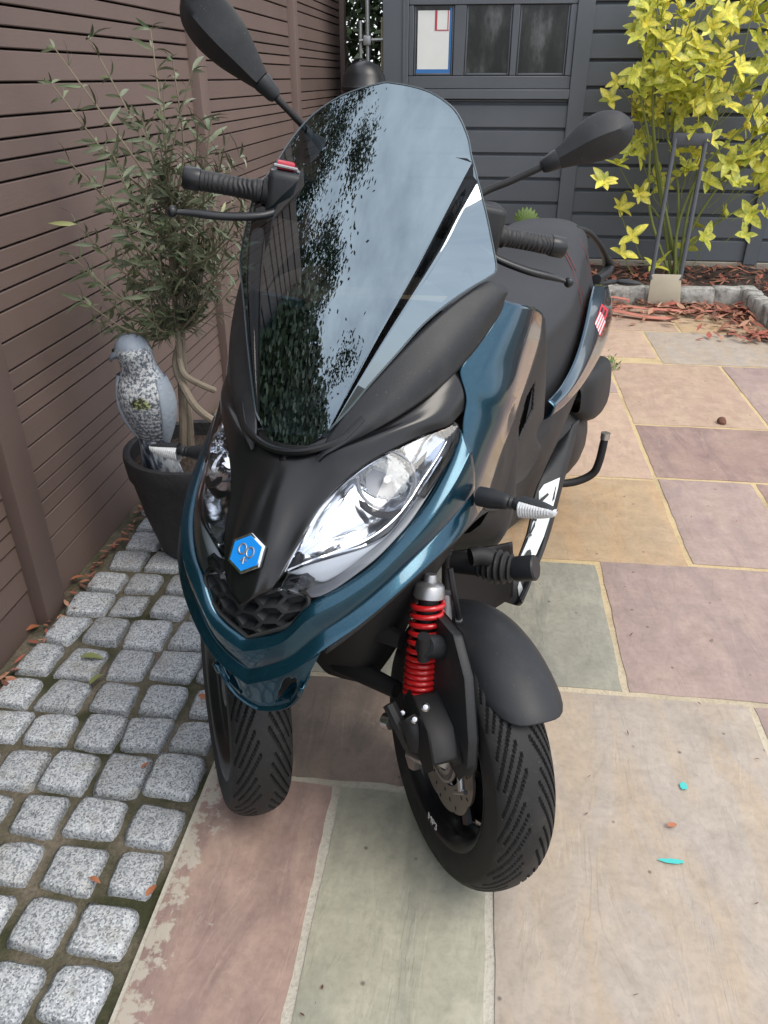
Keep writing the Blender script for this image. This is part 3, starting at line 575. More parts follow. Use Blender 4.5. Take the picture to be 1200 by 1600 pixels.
for i, (x, y) in enumerate(ends):
    dy = rs.uniform(-.22, .20); e = op(x, y, dy); sy = min(max(y+rs.uniform(60, 170), 330), 520); s0 = op(268+(sy-330)*.06, sy, .01)
    mid = s0.lerp(e, .5)+Vector((rs.uniform(-.03, .03), rs.uniform(-.03, .03), -.03)); q = cr([s0, mid, e], 12); tb.tube(q, [.0042*(1-j/16) for j in range(12)], 5)
    for j in range(12):
        if j < 2: continue
        d = (q[min(j+1, 11)]-q[j-1]).normalized()
        for sgn in ((1, -1, 1) if j < 11 else (1, -1, 1, -1)):
            if rs.random() < .93: spots.append((q[j], d, sgn, j))
tb.obj('branches', M_TWIG, olive)['kind'] = 'stuff'
rs.shuffle(spots); orest = MB()
for n, (p, d, sgn, j) in enumerate(spots):
    si = d.cross(Vector((rs.gauss(0, 1), rs.gauss(0, 1), rs.gauss(0, 1)))).normalized(); ld = (d*rs.uniform(.2, .9)+si*sgn*rs.uniform(.6, 1)+Vector((0, 0, rs.uniform(-.35, .1)))).normalized(); nr = ld.orthogonal().normalized(); nr = (nr+Vector((0, -.2, .9))).normalized(); xx = ld.cross(nr).normalized(); nr = xx.cross(ld); s_ = rs.uniform(.7, 1.15)
    mw = Matrix(((xx.x*s_, ld.x*s_, nr.x*s_, p.x), (xx.y*s_, ld.y*s_, nr.y*s_, p.y), (xx.z*s_, ld.z*s_, nr.z*s_, p.z), (0, 0, 0, 1))); lm = rs.choice(lo)
    if n < 300: link('leaf', lm, olive, mw=mw)
    else: orest.add([mw @ v.co for v in lm.vertices], [tuple(f.vertices) for f in lm.polygons])
oro = orest.obj('foliage', M_OLVS, olive, fix=False); oro['kind'] = 'stuff'
# falcon decoy
def m_falcon():
    m, nt, b = base_mat('falcon_paint', (.4, .45, .5), .5); v = coords(nt, (1, 1, 1))
    sp = noise_t(nt, v, 120, 3, .7); big = noise_t(nt, v, 22, 4, .6); sep = nt.nodes.new('ShaderNodeSeparateXYZ'); nt.links.new(v, sep.inputs[0])
    chest = mixc(nt, ramp(nt, sp, [(.44, (1, 1, 1)), (.56, (0, 0, 0))]), (.55, .57, .58), (.10, .12, .15)); back = mixc(nt, ramp(nt, sp, [(.45, (0, 0, 0)), (.7, (1, 1, 1))]), (.20, .25, .32), (.42, .48, .54))
    ay = N(nt, 'ShaderNodeMapRange'); ay.inputs['From Min'].default_value = -.02; ay.inputs['From Max'].default_value = .015; nt.links.new(sep.outputs['Y'], ay.inputs['Value'])
    c = mixc(nt, ay.outputs['Result'], chest, back)
    hd = N(nt, 'ShaderNodeMapRange'); hd.inputs['From Min'].default_value = .372; hd.inputs['From Max'].default_value = .380; nt.links.new(sep.outputs['Z'], hd.inputs['Value']); c = mixc(nt, hd.outputs['Result'], c, (.22, .26, .32))
    # scallop rows low on the belly
    wv = N(nt, 'ShaderNodeTexWave', Scale=24.0, Distortion=5.0, Detail=2.0); wv.bands_direction = 'Z'; nt.links.new(v, wv.inputs['Vector']); bz = N(nt, 'ShaderNodeMapRange'); bz.inputs['From Min'].default_value = .24; bz.inputs['From Max'].default_value = .12; nt.links.new(sep.outputs['Z'], bz.inputs['Value'])
    ml = N(nt, 'ShaderNodeMath', operation='MULTIPLY'); nt.links.new(wv.outputs['Fac'], ml.inputs[0]); nt.links.new(bz.outputs['Result'], ml.inputs[1]); c = mixc(nt, ml.outputs[0], c, (.07, .085, .11))
    # scuffed green patch on the breast
    pd = nt.nodes.new('ShaderNodeVectorMath'); pd.operation = 'DISTANCE'; mpv = nt.nodes.new('ShaderNodeMapping'); mpv.inputs['Scale'].default_value = (.55, .4, 1); nt.links.new(v, mpv.inputs['Vector']); nt.links.new(mpv.outputs[0], pd.inputs[0]); pd.inputs[1].default_value = (.008, -.026, .235)
    wob = N(nt, 'ShaderNodeMath', operation='MULTIPLY_ADD'); nt.links.new(big, wob.inputs[0]); wob.inputs[1].default_value = .035; nt.links.new(pd.outputs['Value'], wob.inputs[2])
    pm_ = N(nt, 'ShaderNodeMapRange'); pm_.inputs['From Min'].default_value = .036; pm_.inputs['From Max'].default_value = .030; nt.links.new(wob.outputs[0], pm_.inputs['Value']); pat = mixc(nt, ramp(nt, sp, [(.5, (0, 0, 0)), (.6, (1, 1, 1))]), (.03, .035, .02), (.42, .45, .2)); c = mixc(nt, pm_.outputs['Result'], c, pat)
    nt.links.new(c, b.inputs['Base Color']); bump(nt, b, sp, .5, .003); return m
M_FAL = m_falcon(); M_WING = simple('falcon_wing', (.30, .35, .41), .5, grain=.8, gscale=110, var=.45, bd=.003)
def m_tail():
    m, nt, b = base_mat('falcon_tail', (.4, .45, .5), .5); v = coords(nt, (1, 1, .35)); n = noise_t(nt, v, 38, 4, .6, .6)
    nt.links.new(ramp(nt, n, [(.40, (.025, .03, .045)), (.5, (.16, .19, .24)), (.6, (.55, .58, .6))]), b.inputs['Base Color']); return m
M_TAIL = m_tail()
FB = pl_at(252, 738, POT.y-.115); falcon = tag(empty('falcon_decoy', FB), 'grey and white plastic falcon decoy perched in the black pot', 'decoy bird'); falcon.rotation_euler = (0, 0, R(-8))
secs = [(.085, .006, .030, .022), (.12, .002, .050, .040), (.17, -.006, .066, .054), (.22, -.010, .075, .060), (.26, -.008, .074, .056), (.29, -.002, .062, .048), (.315, -.002, .050, .045), (.335, -.006, .047, .045), (.36, -.010, .048, .048), (.385, -.010, .040, .042), (.402, -.008, .023, .026), (.409, -.008, .002, .002)]
SC = 1.0
def sec_at(t): return cr([Vector((a, b, c)) for a, b, c, d in secs], 2)
zsx = cr([Vector((z, y, wx)) for z, y, wx, wy in secs], 46); wyx = cr([Vector((wy, 0, 0)) for *_, wy in secs], 46)
rows = []
for i in range(46):
    z, y, wx = zsx[i]; wy = wyx[i].x; lean = -.022*(z/.4)**2
    hx = -.004*max(0, (z-.30)/.09)
    rows.append([Vector((hx+abs(wx)*math.cos(q)*SC+lean, (y+abs(wy)*math.sin(q))*SC, z*SC)) for q in [6.2832*j/36 for j in range(36)]])
MB().grid(rows, cu=True).obj('body', M_FAL, falcon, fix=True, sharp=80)
for s in (-1, 1):
    rows = []
    for i in range(15):
        t = i/14; z = .295-.20*t; wd = .042*math.sin(math.pi*min(1, .12+t*.88))**.7+.004; xo = .066+.018*math.sin(math.pi*t)-.026*t-.008
        rows.append([Vector((s*(xo+.012*math.cos(q))-.022*(z/.4)**2, -.004+wd*math.sin(q)*.9, z)) for q in [6.2832*j/14 for j in range(14)]])
    MB().grid(rows, cu=True).obj('wing', M_WING, falcon, sharp=80)
rows = []
for i in range(8):
    t = i/7; z = .135-.15*t; wd = .040+.028*t; rows.append([Vector((-.004+.012*t+wd*math.cos(q), -.016*(1-t)+.005-.035*t*0+(.026-.01*t)*math.sin(q), z)) for q in [6.2832*j/24 for j in range(24)]])
MB().grid(rows, cu=True).obj('tail', M_TAIL, falcon, sharp=80)
M_EYE = simple('eye_black', (.008, .012, .008), .15)
for s in (-1, 1):
    bm = bmesh.new(); bmesh.ops.create_uvsphere(bm, u_segments=12, v_segments=8, radius=.0065); me = bpy.data.meshes.new('eye'); bm.to_mesh(me); bm.free(); me.materials.append(M_EYE); link('eye', me, falcon, Vector((-.034+s*.026, -.046+.010*(1-s)*.5, .368)))
MB().tube(cr([Vector((-.048, -.040, .360)), Vector((-.058, -.050, .357)), Vector((-.062, -.054, .349)), Vector((-.061, -.053, .342))], 8), [.011, .0105, .009, .0075, .006, .0045, .003, .001], 10).obj('beak', simple('beak', (.10, .12, .15), .4), falcon)
# ================================================================ THE SCOOTER
YAW, LEAN, SO = R(17.7), R(3.0), Vector((-.234, .986, 0))
scooter = tag(empty('scooter'), 'dark blue three wheeled scooter with black windshield and red front shock springs', 'scooter')
BM = Matrix.Translation(SO) @ Matrix.Rotation(-YAW, 4, 'Z') @ Matrix.Rotation(-LEAN, 4, 'Y')
scooter.matrix_world = BM; BMI = BM.inverted()
CAML = BMI @ Vector((0, 0, H))
CROT = cam.rotation_euler.to_matrix()
def ray(x, y): return (BMI.to_3x3() @ (CROT @ Vector((x-600, -(y-800), -F_PX)))).normalized()
def L(x, y, u=None, v=None, z=None):          # pixel + one known local coordinate -> local point
    r = ray(x, y); a, c = (0, u) if u is not None else (1, v) if v is not None else (2, z)
    return CAML+r*((c-CAML[a])/r[a])
def herm(kn, x):
    if x <= kn[0][0]: return kn[0][1]+(x-kn[0][0])*(kn[1][1]-kn[0][1])/(kn[1][0]-kn[0][0])
    if x >= kn[-1][0]: return kn[-1][1]+(x-kn[-1][0])*(kn[-1][1]-kn[-2][1])/(kn[-1][0]-kn[-2][0])
    for i in range(len(kn)-1):
        if x <= kn[i+1][0]: break
    def tan(j):
        if j == 0: return (kn[1][1]-kn[0][1])/(kn[1][0]-kn[0][0])
        if j == len(kn)-1: return (kn[-1][1]-kn[-2][1])/(kn[-1][0]-kn[-2][0])
        return (kn[j+1][1]-kn[j-1][1])/(kn[j+1][0]-kn[j-1][0])
    h = kn[i+1][0]-kn[i][0]; t = (x-kn[i][0])/h
    return (2*t**3-3*t*t+1)*kn[i][1]+(t**3-2*t*t+t)*h*tan(i)+(-2*t**3+3*t*t)*kn[i+1][1]+(t**3-t*t)*h*tan(i+1)
KC = [(.38, -.125), (.445, -.139), (.52, -.145), (.588, -.140), (.65, -.126), (.709, -.090), (.821, .027), (.94, .119), (1.062, .211), (1.18, .318), (1.295, .434)]
KU = [(.38, .13), (.44, .155), (.52, .21), (.60, .228), (.68, .237), (.78, .247), (.85, .254), (.95, .26), (1.1, .255)]
def hc(z): return herm(KC, z)
def hU(z): return herm(KU, z)
def hD(z): return .33*hU(z)/.28
def hull_in(p, off=0):
    z = p.z; U = hU(z)+off; u = abs(p.x)
    if u >= U: return False
    return p.y > hc(z)-off+hD(z)*(1-math.sqrt(max(0, 1-(u/U)**2)))
def hit(x, y, off=0):
    r = ray(x, y); t = .45; st = .004
    while t < 2.6:
        if hull_in(CAML+r*t, off):
            a, b = t-st, t
            for _ in range(18):
                m = (a+b)/2
                if hull_in(CAML+r*m, off): b = m
                else: a = m
            return CAML+r*b
        t += st
    return L(x, y, u=.24)
def sz(p):                                     # local point -> (s, z) hull parameters
    z = p.z; U = hU(z); u = max(-U, min(U, p.x))
    if p.y >= hc(z)+hD(z): return Vector((1+(p.y-hc(z)-hD(z))/.5, z, 0))
    return Vector((math.asin(u/U)/(math.pi/2), z, 0))
def hp(s, z, off=0):
    U = hU(z)+off; D = hD(z)
    if abs(s) <= 1:
        a = s*math.pi/2; return Vector((U*math.sin(a), hc(z)-off+D*(1-math.cos(a)), z))
    return Vector((math.copysign(U, s), hc(z)-off+D+(abs(s)-1)*.5, z))
def C_(q):                                     # control point: pixel, or ('c', z) on the centre line, or ('s', s, z)
    if q[0] == 'c': return Vector((0, q[1], 0))
    if q[0] == 's': return Vector((q[1], q[2], 0))
    return sz(hit(*q))
def bezier_rows(rows, offs, nu, nv):
    """rows: control rows (each list of control points). returns fine grid of (s,z,off)"""
    cs = [[C_(q) for q in r] for r in rows]
    cs = [[Vector((p.x, p.y, o)) for p, o in zip(r, of)] for r, of in zip(cs, offs)]
    fine = [cr(r, nu) for r in cs]
    cols = [cr([fr[j] for fr in fine], nv) for j in range(nu)]
    return [[cols[j][i] for j in range(nu)] for i in range(nv)]
def patch(name, rows, offs, mat, nu=24, nv=40, sides=(1, -1), centre=False, thick=.004, holes=(), parent=None, smooth=True, lift=0.0):
    if not isinstance(offs[0], (list, tuple)): offs = [offs]*len(rows)
    gridp = bezier_rows(rows, offs, nu, nv); obs = []
    hole_sz = [[C_(q) for q in h] for h in holes]
    def inpoly(p, poly):
        c = False; n = len(poly)
        for i in range(n):
            a, b = poly[i], poly[i-1]
            if (a.y > p.y) != (b.y > p.y) and p.x < (b.x-a.x)*(p.y-a.y)/(b.y-a.y)+a.x: c = not c
        return c
    P = [[hp(q.x, q.y, q.z+lift) for q in r] for r in gridp]
    def build(Ps, flip):
        n, m = len(Ps), len(Ps[0]); V = [p for r in Ps for p in r]; Fc = []
        for i in range(n-1):
            for j in range(m-1):
                Fc.append((i*m+j, i*m+j+1, (i+1)*m+j+1, (i+1)*m+j))
        return V, Fc
    if centre:
        full = [[Vector((-p.x, p.y, p.z)) for p in r[:0:-1]]+r for r in P]
        gq = [[Vector((-p.x, p.y, 0)) for p in r[:0:-1]]+[Vector((p.x, p.y, 0)) for p in r] for r in gridp]
        sets = [(full, gq)]
    else:
        sets = []
        for s in sides:
            if s == 1: sets.append((P, gridp))
            else: sets.append(([[Vector((-p.x, p.y, p.z)) for p in r] for r in P], gridp))
    for Ps, gq in sets:
        V, Fc = build(Ps, 0); m = len(Ps[0])
        if hole_sz:
            keep = []
            for f in Fc:
                i, j = f[0]//m, f[0] % m; q = gq[i][j]+(gq[i+1][j+1]-gq[i][j])*.5; q = Vector((abs(q.x), q.y, 0))
                if not any(inpoly(q, h) for h in hole_sz): keep.append(f)
            Fc = keep
        # orient outwards
        tot = 0
        for f in Fc[::7]:
            a, b, c = V[f[0]], V[f[1]], V[f[2]]; nn = (b-a).cross(c-a); ctr = Vector((0, .5, a.z)); tot += nn.dot(a-ctr)
        if tot < 0: Fc = [f[::-1] for f in Fc]
        me = mesh(name, V, Fc, mat, smooth)
        bm = bmesh.new(); bm.from_mesh(me); bmesh.ops.remove_doubles(bm, verts=bm.verts, dist=2e-5); bmesh.ops.delete(bm, geom=[v for v in bm.verts if not v.link_faces], context='VERTS'); bm.to_mesh(me); bm.free()
        o = link(name, me, parent or scooter); obs.append(o)
        if thick:
            md = o.modifiers.new('thickness', 'SOLIDIFY'); md.thickness = thick; md.offset = -1; md.use_even_offset = False
    return obs
# ---------------------------------------------------------------- paints
def m_blue():
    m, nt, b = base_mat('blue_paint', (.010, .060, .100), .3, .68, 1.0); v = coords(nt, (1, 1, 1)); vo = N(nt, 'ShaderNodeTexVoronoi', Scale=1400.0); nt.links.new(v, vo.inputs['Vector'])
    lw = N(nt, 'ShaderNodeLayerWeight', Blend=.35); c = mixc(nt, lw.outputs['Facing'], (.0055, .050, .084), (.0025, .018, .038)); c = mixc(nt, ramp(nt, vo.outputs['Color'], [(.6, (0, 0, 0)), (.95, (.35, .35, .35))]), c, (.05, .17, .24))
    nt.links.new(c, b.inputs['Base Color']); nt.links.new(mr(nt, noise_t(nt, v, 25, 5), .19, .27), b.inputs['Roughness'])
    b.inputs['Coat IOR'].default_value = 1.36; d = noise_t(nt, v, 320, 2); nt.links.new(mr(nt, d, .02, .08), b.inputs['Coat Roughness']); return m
M_BLUEP = m_blue()
M_SATIN = simple('satin_black', (.008, .008, .009), .25, grain=.08, gscale=700, var=.15, bd=.0003)
M_MATTE = simple('matte_grey_plastic', (.015, .0165, .019), .47, dust=.5, spec=.4, grain=.35, gscale=520, var=.2, bd=.0006)
M_TRIM = simple('textured_trim', (.017, .018, .0195), .55, dust=.5, spec=.4, grain=.5, gscale=480, var=.2, bd=.0007)
M_BLACK = simple('deep_black', (.006, .006, .007), .6)
M_RUB = simple('rubber', (.012, .012, .0125), .62, dust=.7, spec=.4, grain=.25, gscale=350, var=.3, bd=.0006)
M_CHROME = simple('chrome', (.82, .83, .85), .07, metal=1)
M_BOWL = simple('bowl_chrome', (.88, .89, .9), .05, metal=1, grain=.6, gscale=48, bd=.006)
M_REFL = simple('reflector', (.80, .82, .85), .12, metal=1, grain=.35, gscale=26, bd=.004)
M_ALU = simple('cast_alloy', (.42, .42, .43), .42, metal=.9, grain=.3, gscale=260, var=.15)
M_STEEL = simple('steel', (.55, .55, .56), .28, metal=1, var=.1)
M_RED = simple('red_spring', (.50, .012, .014), .32, coat=.5, var=.1)
M_SILV = simple('silver_decal', (.62, .66, .67), .45, var=.06)
M_DISC = simple('brake_disc_steel', (.30, .27, .25), .38, metal=.85, var=.2)
M_LED = simple('lamp_grey', (.26, .27, .29), .35, var=.1)
def m_clear(name, tint, refl, rough=.01, gcol=(.95, .97, 1)):
    m = bpy.data.materials.new(name); m.use_nodes = True; nt = m.node_tree; nt.nodes.clear(); o = nt.nodes.new('ShaderNodeOutputMaterial')
    t = nt.nodes.new('ShaderNodeBsdfTransparent'); t.inputs['Color'].default_value = (*tint, 1); g_ = nt.nodes.new('ShaderNodeBsdfGlossy'); g_.inputs['Roughness'].default_value = rough; g_.inputs['Color'].default_value = (*gcol, 1)
    fr = N(nt, 'ShaderNodeFresnel', IOR=refl); ms = nt.nodes.new('ShaderNodeMixShader'); nt.links.new(fr.outputs[0], ms.inputs[0]); nt.links.new(t.outputs[0], ms.inputs[1]); nt.links.new(g_.outputs[0], ms.inputs[2]); nt.links.new(ms.outputs[0], o.inputs['Surface'])
    v = coords(nt, (1, 1, 1)); n = noise_t(nt, v, 14, 3); nt.links.new(mr(nt, n, rough, rough*2.5), g_.inputs['Roughness']); return m
M_SCREEN = m_clear('smoked_screen', (.20, .235, .255), 3.1, gcol=(.74, .90, 1.0)); M_STRIP = m_clear('screen_strip', (.10, .115, .125), 1.28)
M_LENS = m_clear('clear_lens', (.97, .98, 1.0), 1.45)
# ---------------------------------------------------------------- nose panel + brows
NOSE = [[('c', .640), (402, 928), (416, 926), (427, 919)],
        [('c', .690), (417, 876), (432, 880), (445, 884)],
        [('c', .735), (432, 820), (452, 836), (471, 838)],
        [('c', .772), (445, 775), (472, 792), (496, 794)],
        [('c', .798), (458, 740), (496, 752), (523, 762)],
        [('c', .816), (470, 714), (520, 722), (552, 737)],
        [('s', .13, .835), (505, 702), (548, 697), (588, 713)],
        [(532, 694), (566, 682), (592, 678), (626, 693)],
        [(580, 672), (608, 664), (636, 660), (666, 674)],
        [(625, 645), (650, 642), (676, 645), (699, 663)],
        [(668, 615), (690, 616), (706, 628), (714, 651)],
        [(712, 577), (721, 592), (726, 614), (727, 640)]]
NOFF = [[.012, .012, .003, .0]]*2+[[.012, .013, .001, .003]]*2+[[.008, .009, .002, .005], [.002, .004, .007, .006]]+[[.0, .006, .012, .006]]*3+[[.0, .006, .010, .005], [.0, .004, .006, .003], [0, .002, .002, 0]]
nose = patch('nose_panel', NOSE, NOFF, M_SATIN, 28, 70, centre=True)[0]
# headlight brow underside fills
# ---------------------------------------------------------------- cheeks beside the screen
CHK = [[(499, 711), (500, 710.5), (501, 710)], [(516, 678), (530, 690), (545, 690)], [(552, 628), (575, 650), (592, 665)], [(596, 578), (625, 605), (650, 629)], [(640, 530), (672, 563), (694, 594)], [(684, 488), (712, 522), (733, 552)], [(726, 455), (748, 482), (762, 512)], [(756, 437), (772, 458), (780, 482)], [(781, 442), (784, 452), (785, 464)]]
patch('windshield_cheek', CHK, [[.006, .012, .004]]*len(CHK), M_MATTE, 16, 60, lift=.004)
# ---------------------------------------------------------------- blue front fairing
T = [('c', .583), (440, 986), (481, 946), (535, 917), (585, 882), (630, 834), (670, 782), (702, 724), (720, 672)]
B = [('c', .497), (455, 1052), (508, 1016), (558, 978), (606, 936), (650, 896), (690, 860), (722, 830), (745, 804)]
def lerpc(a, b, t):
    A, Bq = C_(a), C_(b); q = A.lerp(Bq, t); return ('s', q.x, q.y)
ts = [0, .03, .15, .19, .40, .56, .60, .63, .83, .88, 1]; of = [-.006, .003, .0105, .011, .008, .0045, .0035, .005, .0125, .010, -.012]
FRW = [[lerpc(a, b, t) for t in ts] for a, b in zip(T, B)]
patch('front_fairing', FRW, of, M_BLUEP, 60, 80, centre=False) if 0 else None
def strip_patch(name, T, B, ts, of, mat, nu, nv, **k):
    rows = [[lerpc(a, b, t) for t in ts] for a, b in zip(T, B)]
    # rows run along T; grid columns across; centre column must be first row -> transpose
    rt = [[rows[i][j] for i in range(len(rows))] for j in range(len(ts))]
    return patch(name, rt, [[o]*len(rows) for o in of], mat, nu, nv, **k)
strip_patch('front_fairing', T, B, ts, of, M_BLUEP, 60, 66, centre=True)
# black lower edge trim under the wing
T2 = [(505, 1019), (558, 980), (606, 938), (650, 898), (690, 862), (722, 832), (747, 806), (775, 785)]
B2 = [(515, 1030), (570, 990), (620, 947), (664, 905), (703, 868), (733, 838), (757, 814), (782, 800)]
strip_patch('lower_trim', T2, B2, [0, .5, 1], [-.004, -.004, -.02], M_TRIM, 40, 8)
# side fairing
SF = [[(786, 468), (810, 474), (833, 480), (852, 492)], [(766, 506), (795, 514), (823, 522), (847, 528)], [(740, 540), (770, 556), (803, 566), (832, 574)], [(717, 575), (747, 600), (782, 616), (815, 624)], [(727, 622), (750, 645), (777, 660), (800, 668)], [(722, 666), (742, 690), (763, 705), (783, 712)], [(726, 722), (742, 738), (756, 750), (768, 757)], [(737, 772), (744, 778), (751, 783), (757, 788)], [(746, 803), (748, 802), (750, 800), (752, 798)]]
SOF = [[.0, .008, .004, -.006], [.004, .009, .006, -.003], [.004, .010, .009, -.0], [.004, .010, .014, .0], [.004, .008, .010, .0], [.004, .006, .006, 0], [.003, .005, .004, .0], [.0, .002, .002, .0], [0, 0, 0, 0]]
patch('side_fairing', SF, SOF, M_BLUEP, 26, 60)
# satin side panel with vent slit
SP = [[(853, 494), (857, 500), (860, 512)], [(848, 530), (855, 545), (860, 565)], [(833, 576), (848, 590), (859, 612)], [(816, 626), (838, 640), (856, 655)], [(801, 670), (826, 685), (848, 695)], [(784, 714), (812, 725), (838, 732)], [(768, 759), (795, 768), (822, 765)], [(756, 796), (778, 800), (800, 792)]]
patch('side_panel', SP, [[-.012, -.008, -.02]]+[[-.006, -.002, -.012]]*6+[[-.004, -.004, -.02]], M_TRIM, 56, 130, holes=[[(838, 596), (834, 640), (812, 690), (808, 698), (815, 660), (826, 620)]], lift=0)
VT = [[(838, 590), (846, 600)], [(826, 620), (838, 640)], [(812, 665), (828, 685)], [(802, 700), (815, 710)]]
patch('vent_mesh', VT, [[-.02, -.02]]*4, M_BLACK, 4, 10)
# ---------------------------------------------------------------- grille
GT = [('c', .648), (415, 928), (440, 921), (458, 917), (470, 921), (481, 936)]
GB = [('c', .583), (415, 990), (438, 984), (458, 975), (470, 962), (482, 944)]
gr = strip_patch('grille', GT, GB, [0, .5, 1], [-.022, -.022, -.018], M_BLACK, 24, 14, centre=True)[0]
def inside_grille(x, z):
    cs = [C_(q) for q in GT]; cb = [C_(q) for q in GB]
    for (a, b), (c, d) in zip(zip(cs, cs[1:]), zip(cb, cb[1:])):
        if a.x <= x <= b.x:
            f = (x-a.x)/max(1e-6, b.x-a.x); zt = a.y+(b.y-a.y)*f; zb = c.y+(d.y-c.y)*f
            return zb <= z <= zt
    return False
hexm = MB(); rs_, rz_ = .066, .0140
for c_ in range(-6, 7):
    for r_ in range(-2, 7):
        s0 = c_*1.5*rs_; z0 = .585+(r_+.5*(c_ % 2))*1.732*rz_+.10*abs(s0)**1.5
        if not inside_grille(abs(s0), z0): continue
        ring = [(s0+rs_*math.cos(k*math.pi/3), z0+rz_*math.sin(k*math.pi/3)+.10*(abs(s0+rs_*math.cos(k*math.pi/3))**1.5-abs(s0)**1.5)) for k in range(6)]
        o = [hp(s_, z_, -.005) for s_, z_ in ring]; o2 = [hp(s0+(s_-s0)*.84, z0+(z_-z0)*.82, -.005) for s_, z_ in ring]; d2 = [hp(s0+(s_-s0)*.66, z0+(z_-z0)*.62, -.021) for s_, z_ in ring]; b2 = [hp(s_, z_, -.021) for s_, z_ in ring]
        hexm.grid([b2, o, o2, d2], cu=True)
hexm.obj('honeycomb', M_MATTE, gr, fix=True, sharp=25)
# rim round the grille
rimp = [hp(*(C_(q).x, C_(q).y), -.004) for q in GT]+[hp(C_(q).x, C_(q).y, -.004) for q in reversed(GB)]
loop = [Vector((-p.x, p.y, p.z)) for p in reversed(rimp[1:-1])]
full = rimp[:6]+[Vector((p.x, p.y, p.z)) for p in rimp[6:]]
right = [hp(C_(q).x, C_(q).y, -.003) for q in GT]; rb = [hp(C_(q).x, C_(q).y, -.003) for q in reversed(GB)]
allp = right+rb[:-1]+[Vector((-p.x, p.y, p.z)) for p in ([rb[-1]]+rb[:-1][::-1])]+[Vector((-p.x, p.y, p.z)) for p in right[::-1][:-1]]
MB().tube(allp+[allp[0]], .0035, 6).obj('rim', M_TRIM, gr)
# ---------------------------------------------------------------- chin
CT = [('c', .497), (432, 1058), (458, 1050), (482, 1036), (500, 1024)]
CB = [('c', .442), (425, 1112), (448, 1107), (463, 1092), (470, 1075)]
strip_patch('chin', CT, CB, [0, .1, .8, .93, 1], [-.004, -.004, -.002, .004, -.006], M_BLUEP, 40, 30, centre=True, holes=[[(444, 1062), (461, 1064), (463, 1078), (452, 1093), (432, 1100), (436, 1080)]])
strip_patch('chin_liner', CT, CB, [0, .5, 1], [-.035, -.035, -.03], M_BLACK, 20, 8, centre=True)
for s in (1, -1):   # blue ledge inside the chin opening
    a, b, c, d = [hit(*q) for q in ((430, 1098), (452, 1092), (456, 1084), (440, 1086))]
    back_ = Vector((0, .03, .0)); pts = [a, b, c+back_, d+back_]
    MB().add([Vector((s*p.x, p.y, p.z)) for p in pts]+[Vector((s*p.x, p.y, p.z-.006)) for p in pts], [(0, 1, 2, 3), (7, 6, 5, 4), (0, 4, 5, 1), (1, 5, 6, 2), (2, 6, 7, 3), (3, 7, 4, 0)]).obj('chin_ledge', M_BLUEP, scooter)
# dark inner shell keeps light from passing through the gaps
INN = [[('s', 0, z), ('s', .5, z), ('s', .95, z), ('s', 1.25, z)] for z in (.56, .62, .69, .76, .83, .88)]
patch('inner_shell', INN, [-.075]*4, M_BLACK, 30, 24, centre=True, thick=.003)
# ---------------------------------------------------------------- badge
bc = hp(0, .7085, .016); tz = (hp(0, .72, .0)-hp(0, .70, .0)).normalized(); bn = Vector((1, 0, 0)).cross(tz); bn = bn if bn.y < 0 else -bn
bmx = aim(bc, bn, tz)
hexp = lambda r: [(r*math.cos(k*math.pi/3), r*math.sin(k*math.pi/3)) for k in range(6)]
badge = MB().prism(hexp(.031), bmx, .007).obj('badge', M_CHROME, nose, bevel=.0015, seg=2)
M_BBLUE = simple('badge_blue', (.01, .24, .72), .25, coat=.6)
MB().prism(hexp(.0262), bmx @ Matrix.Translation((0, 0, .0066)), .0012).obj('badge_field', M_BBLUE, nose, smooth=False)
em = MB()
for s in (-1, 1): em.tube([bmx @ Vector((.002+.0075*math.cos(a)+(.003 if s > 0 else 0), s*.0068+.0058*math.sin(a), .0082)) for a in [6.2832*i/20 for i in range(21)]], .0013, 6)
em.tube([bmx @ Vector(p) for p in ((-.006, 0, .0082), (-.016, 0, .0082))], .0014, 6); em.tube([bmx @ Vector(p) for p in ((-.012, -.005, .0082), (-.007, .0, .0082), (-.012, .005, .0082))], .0012, 6)
em.obj('badge_emblem', M_ALU, nose)
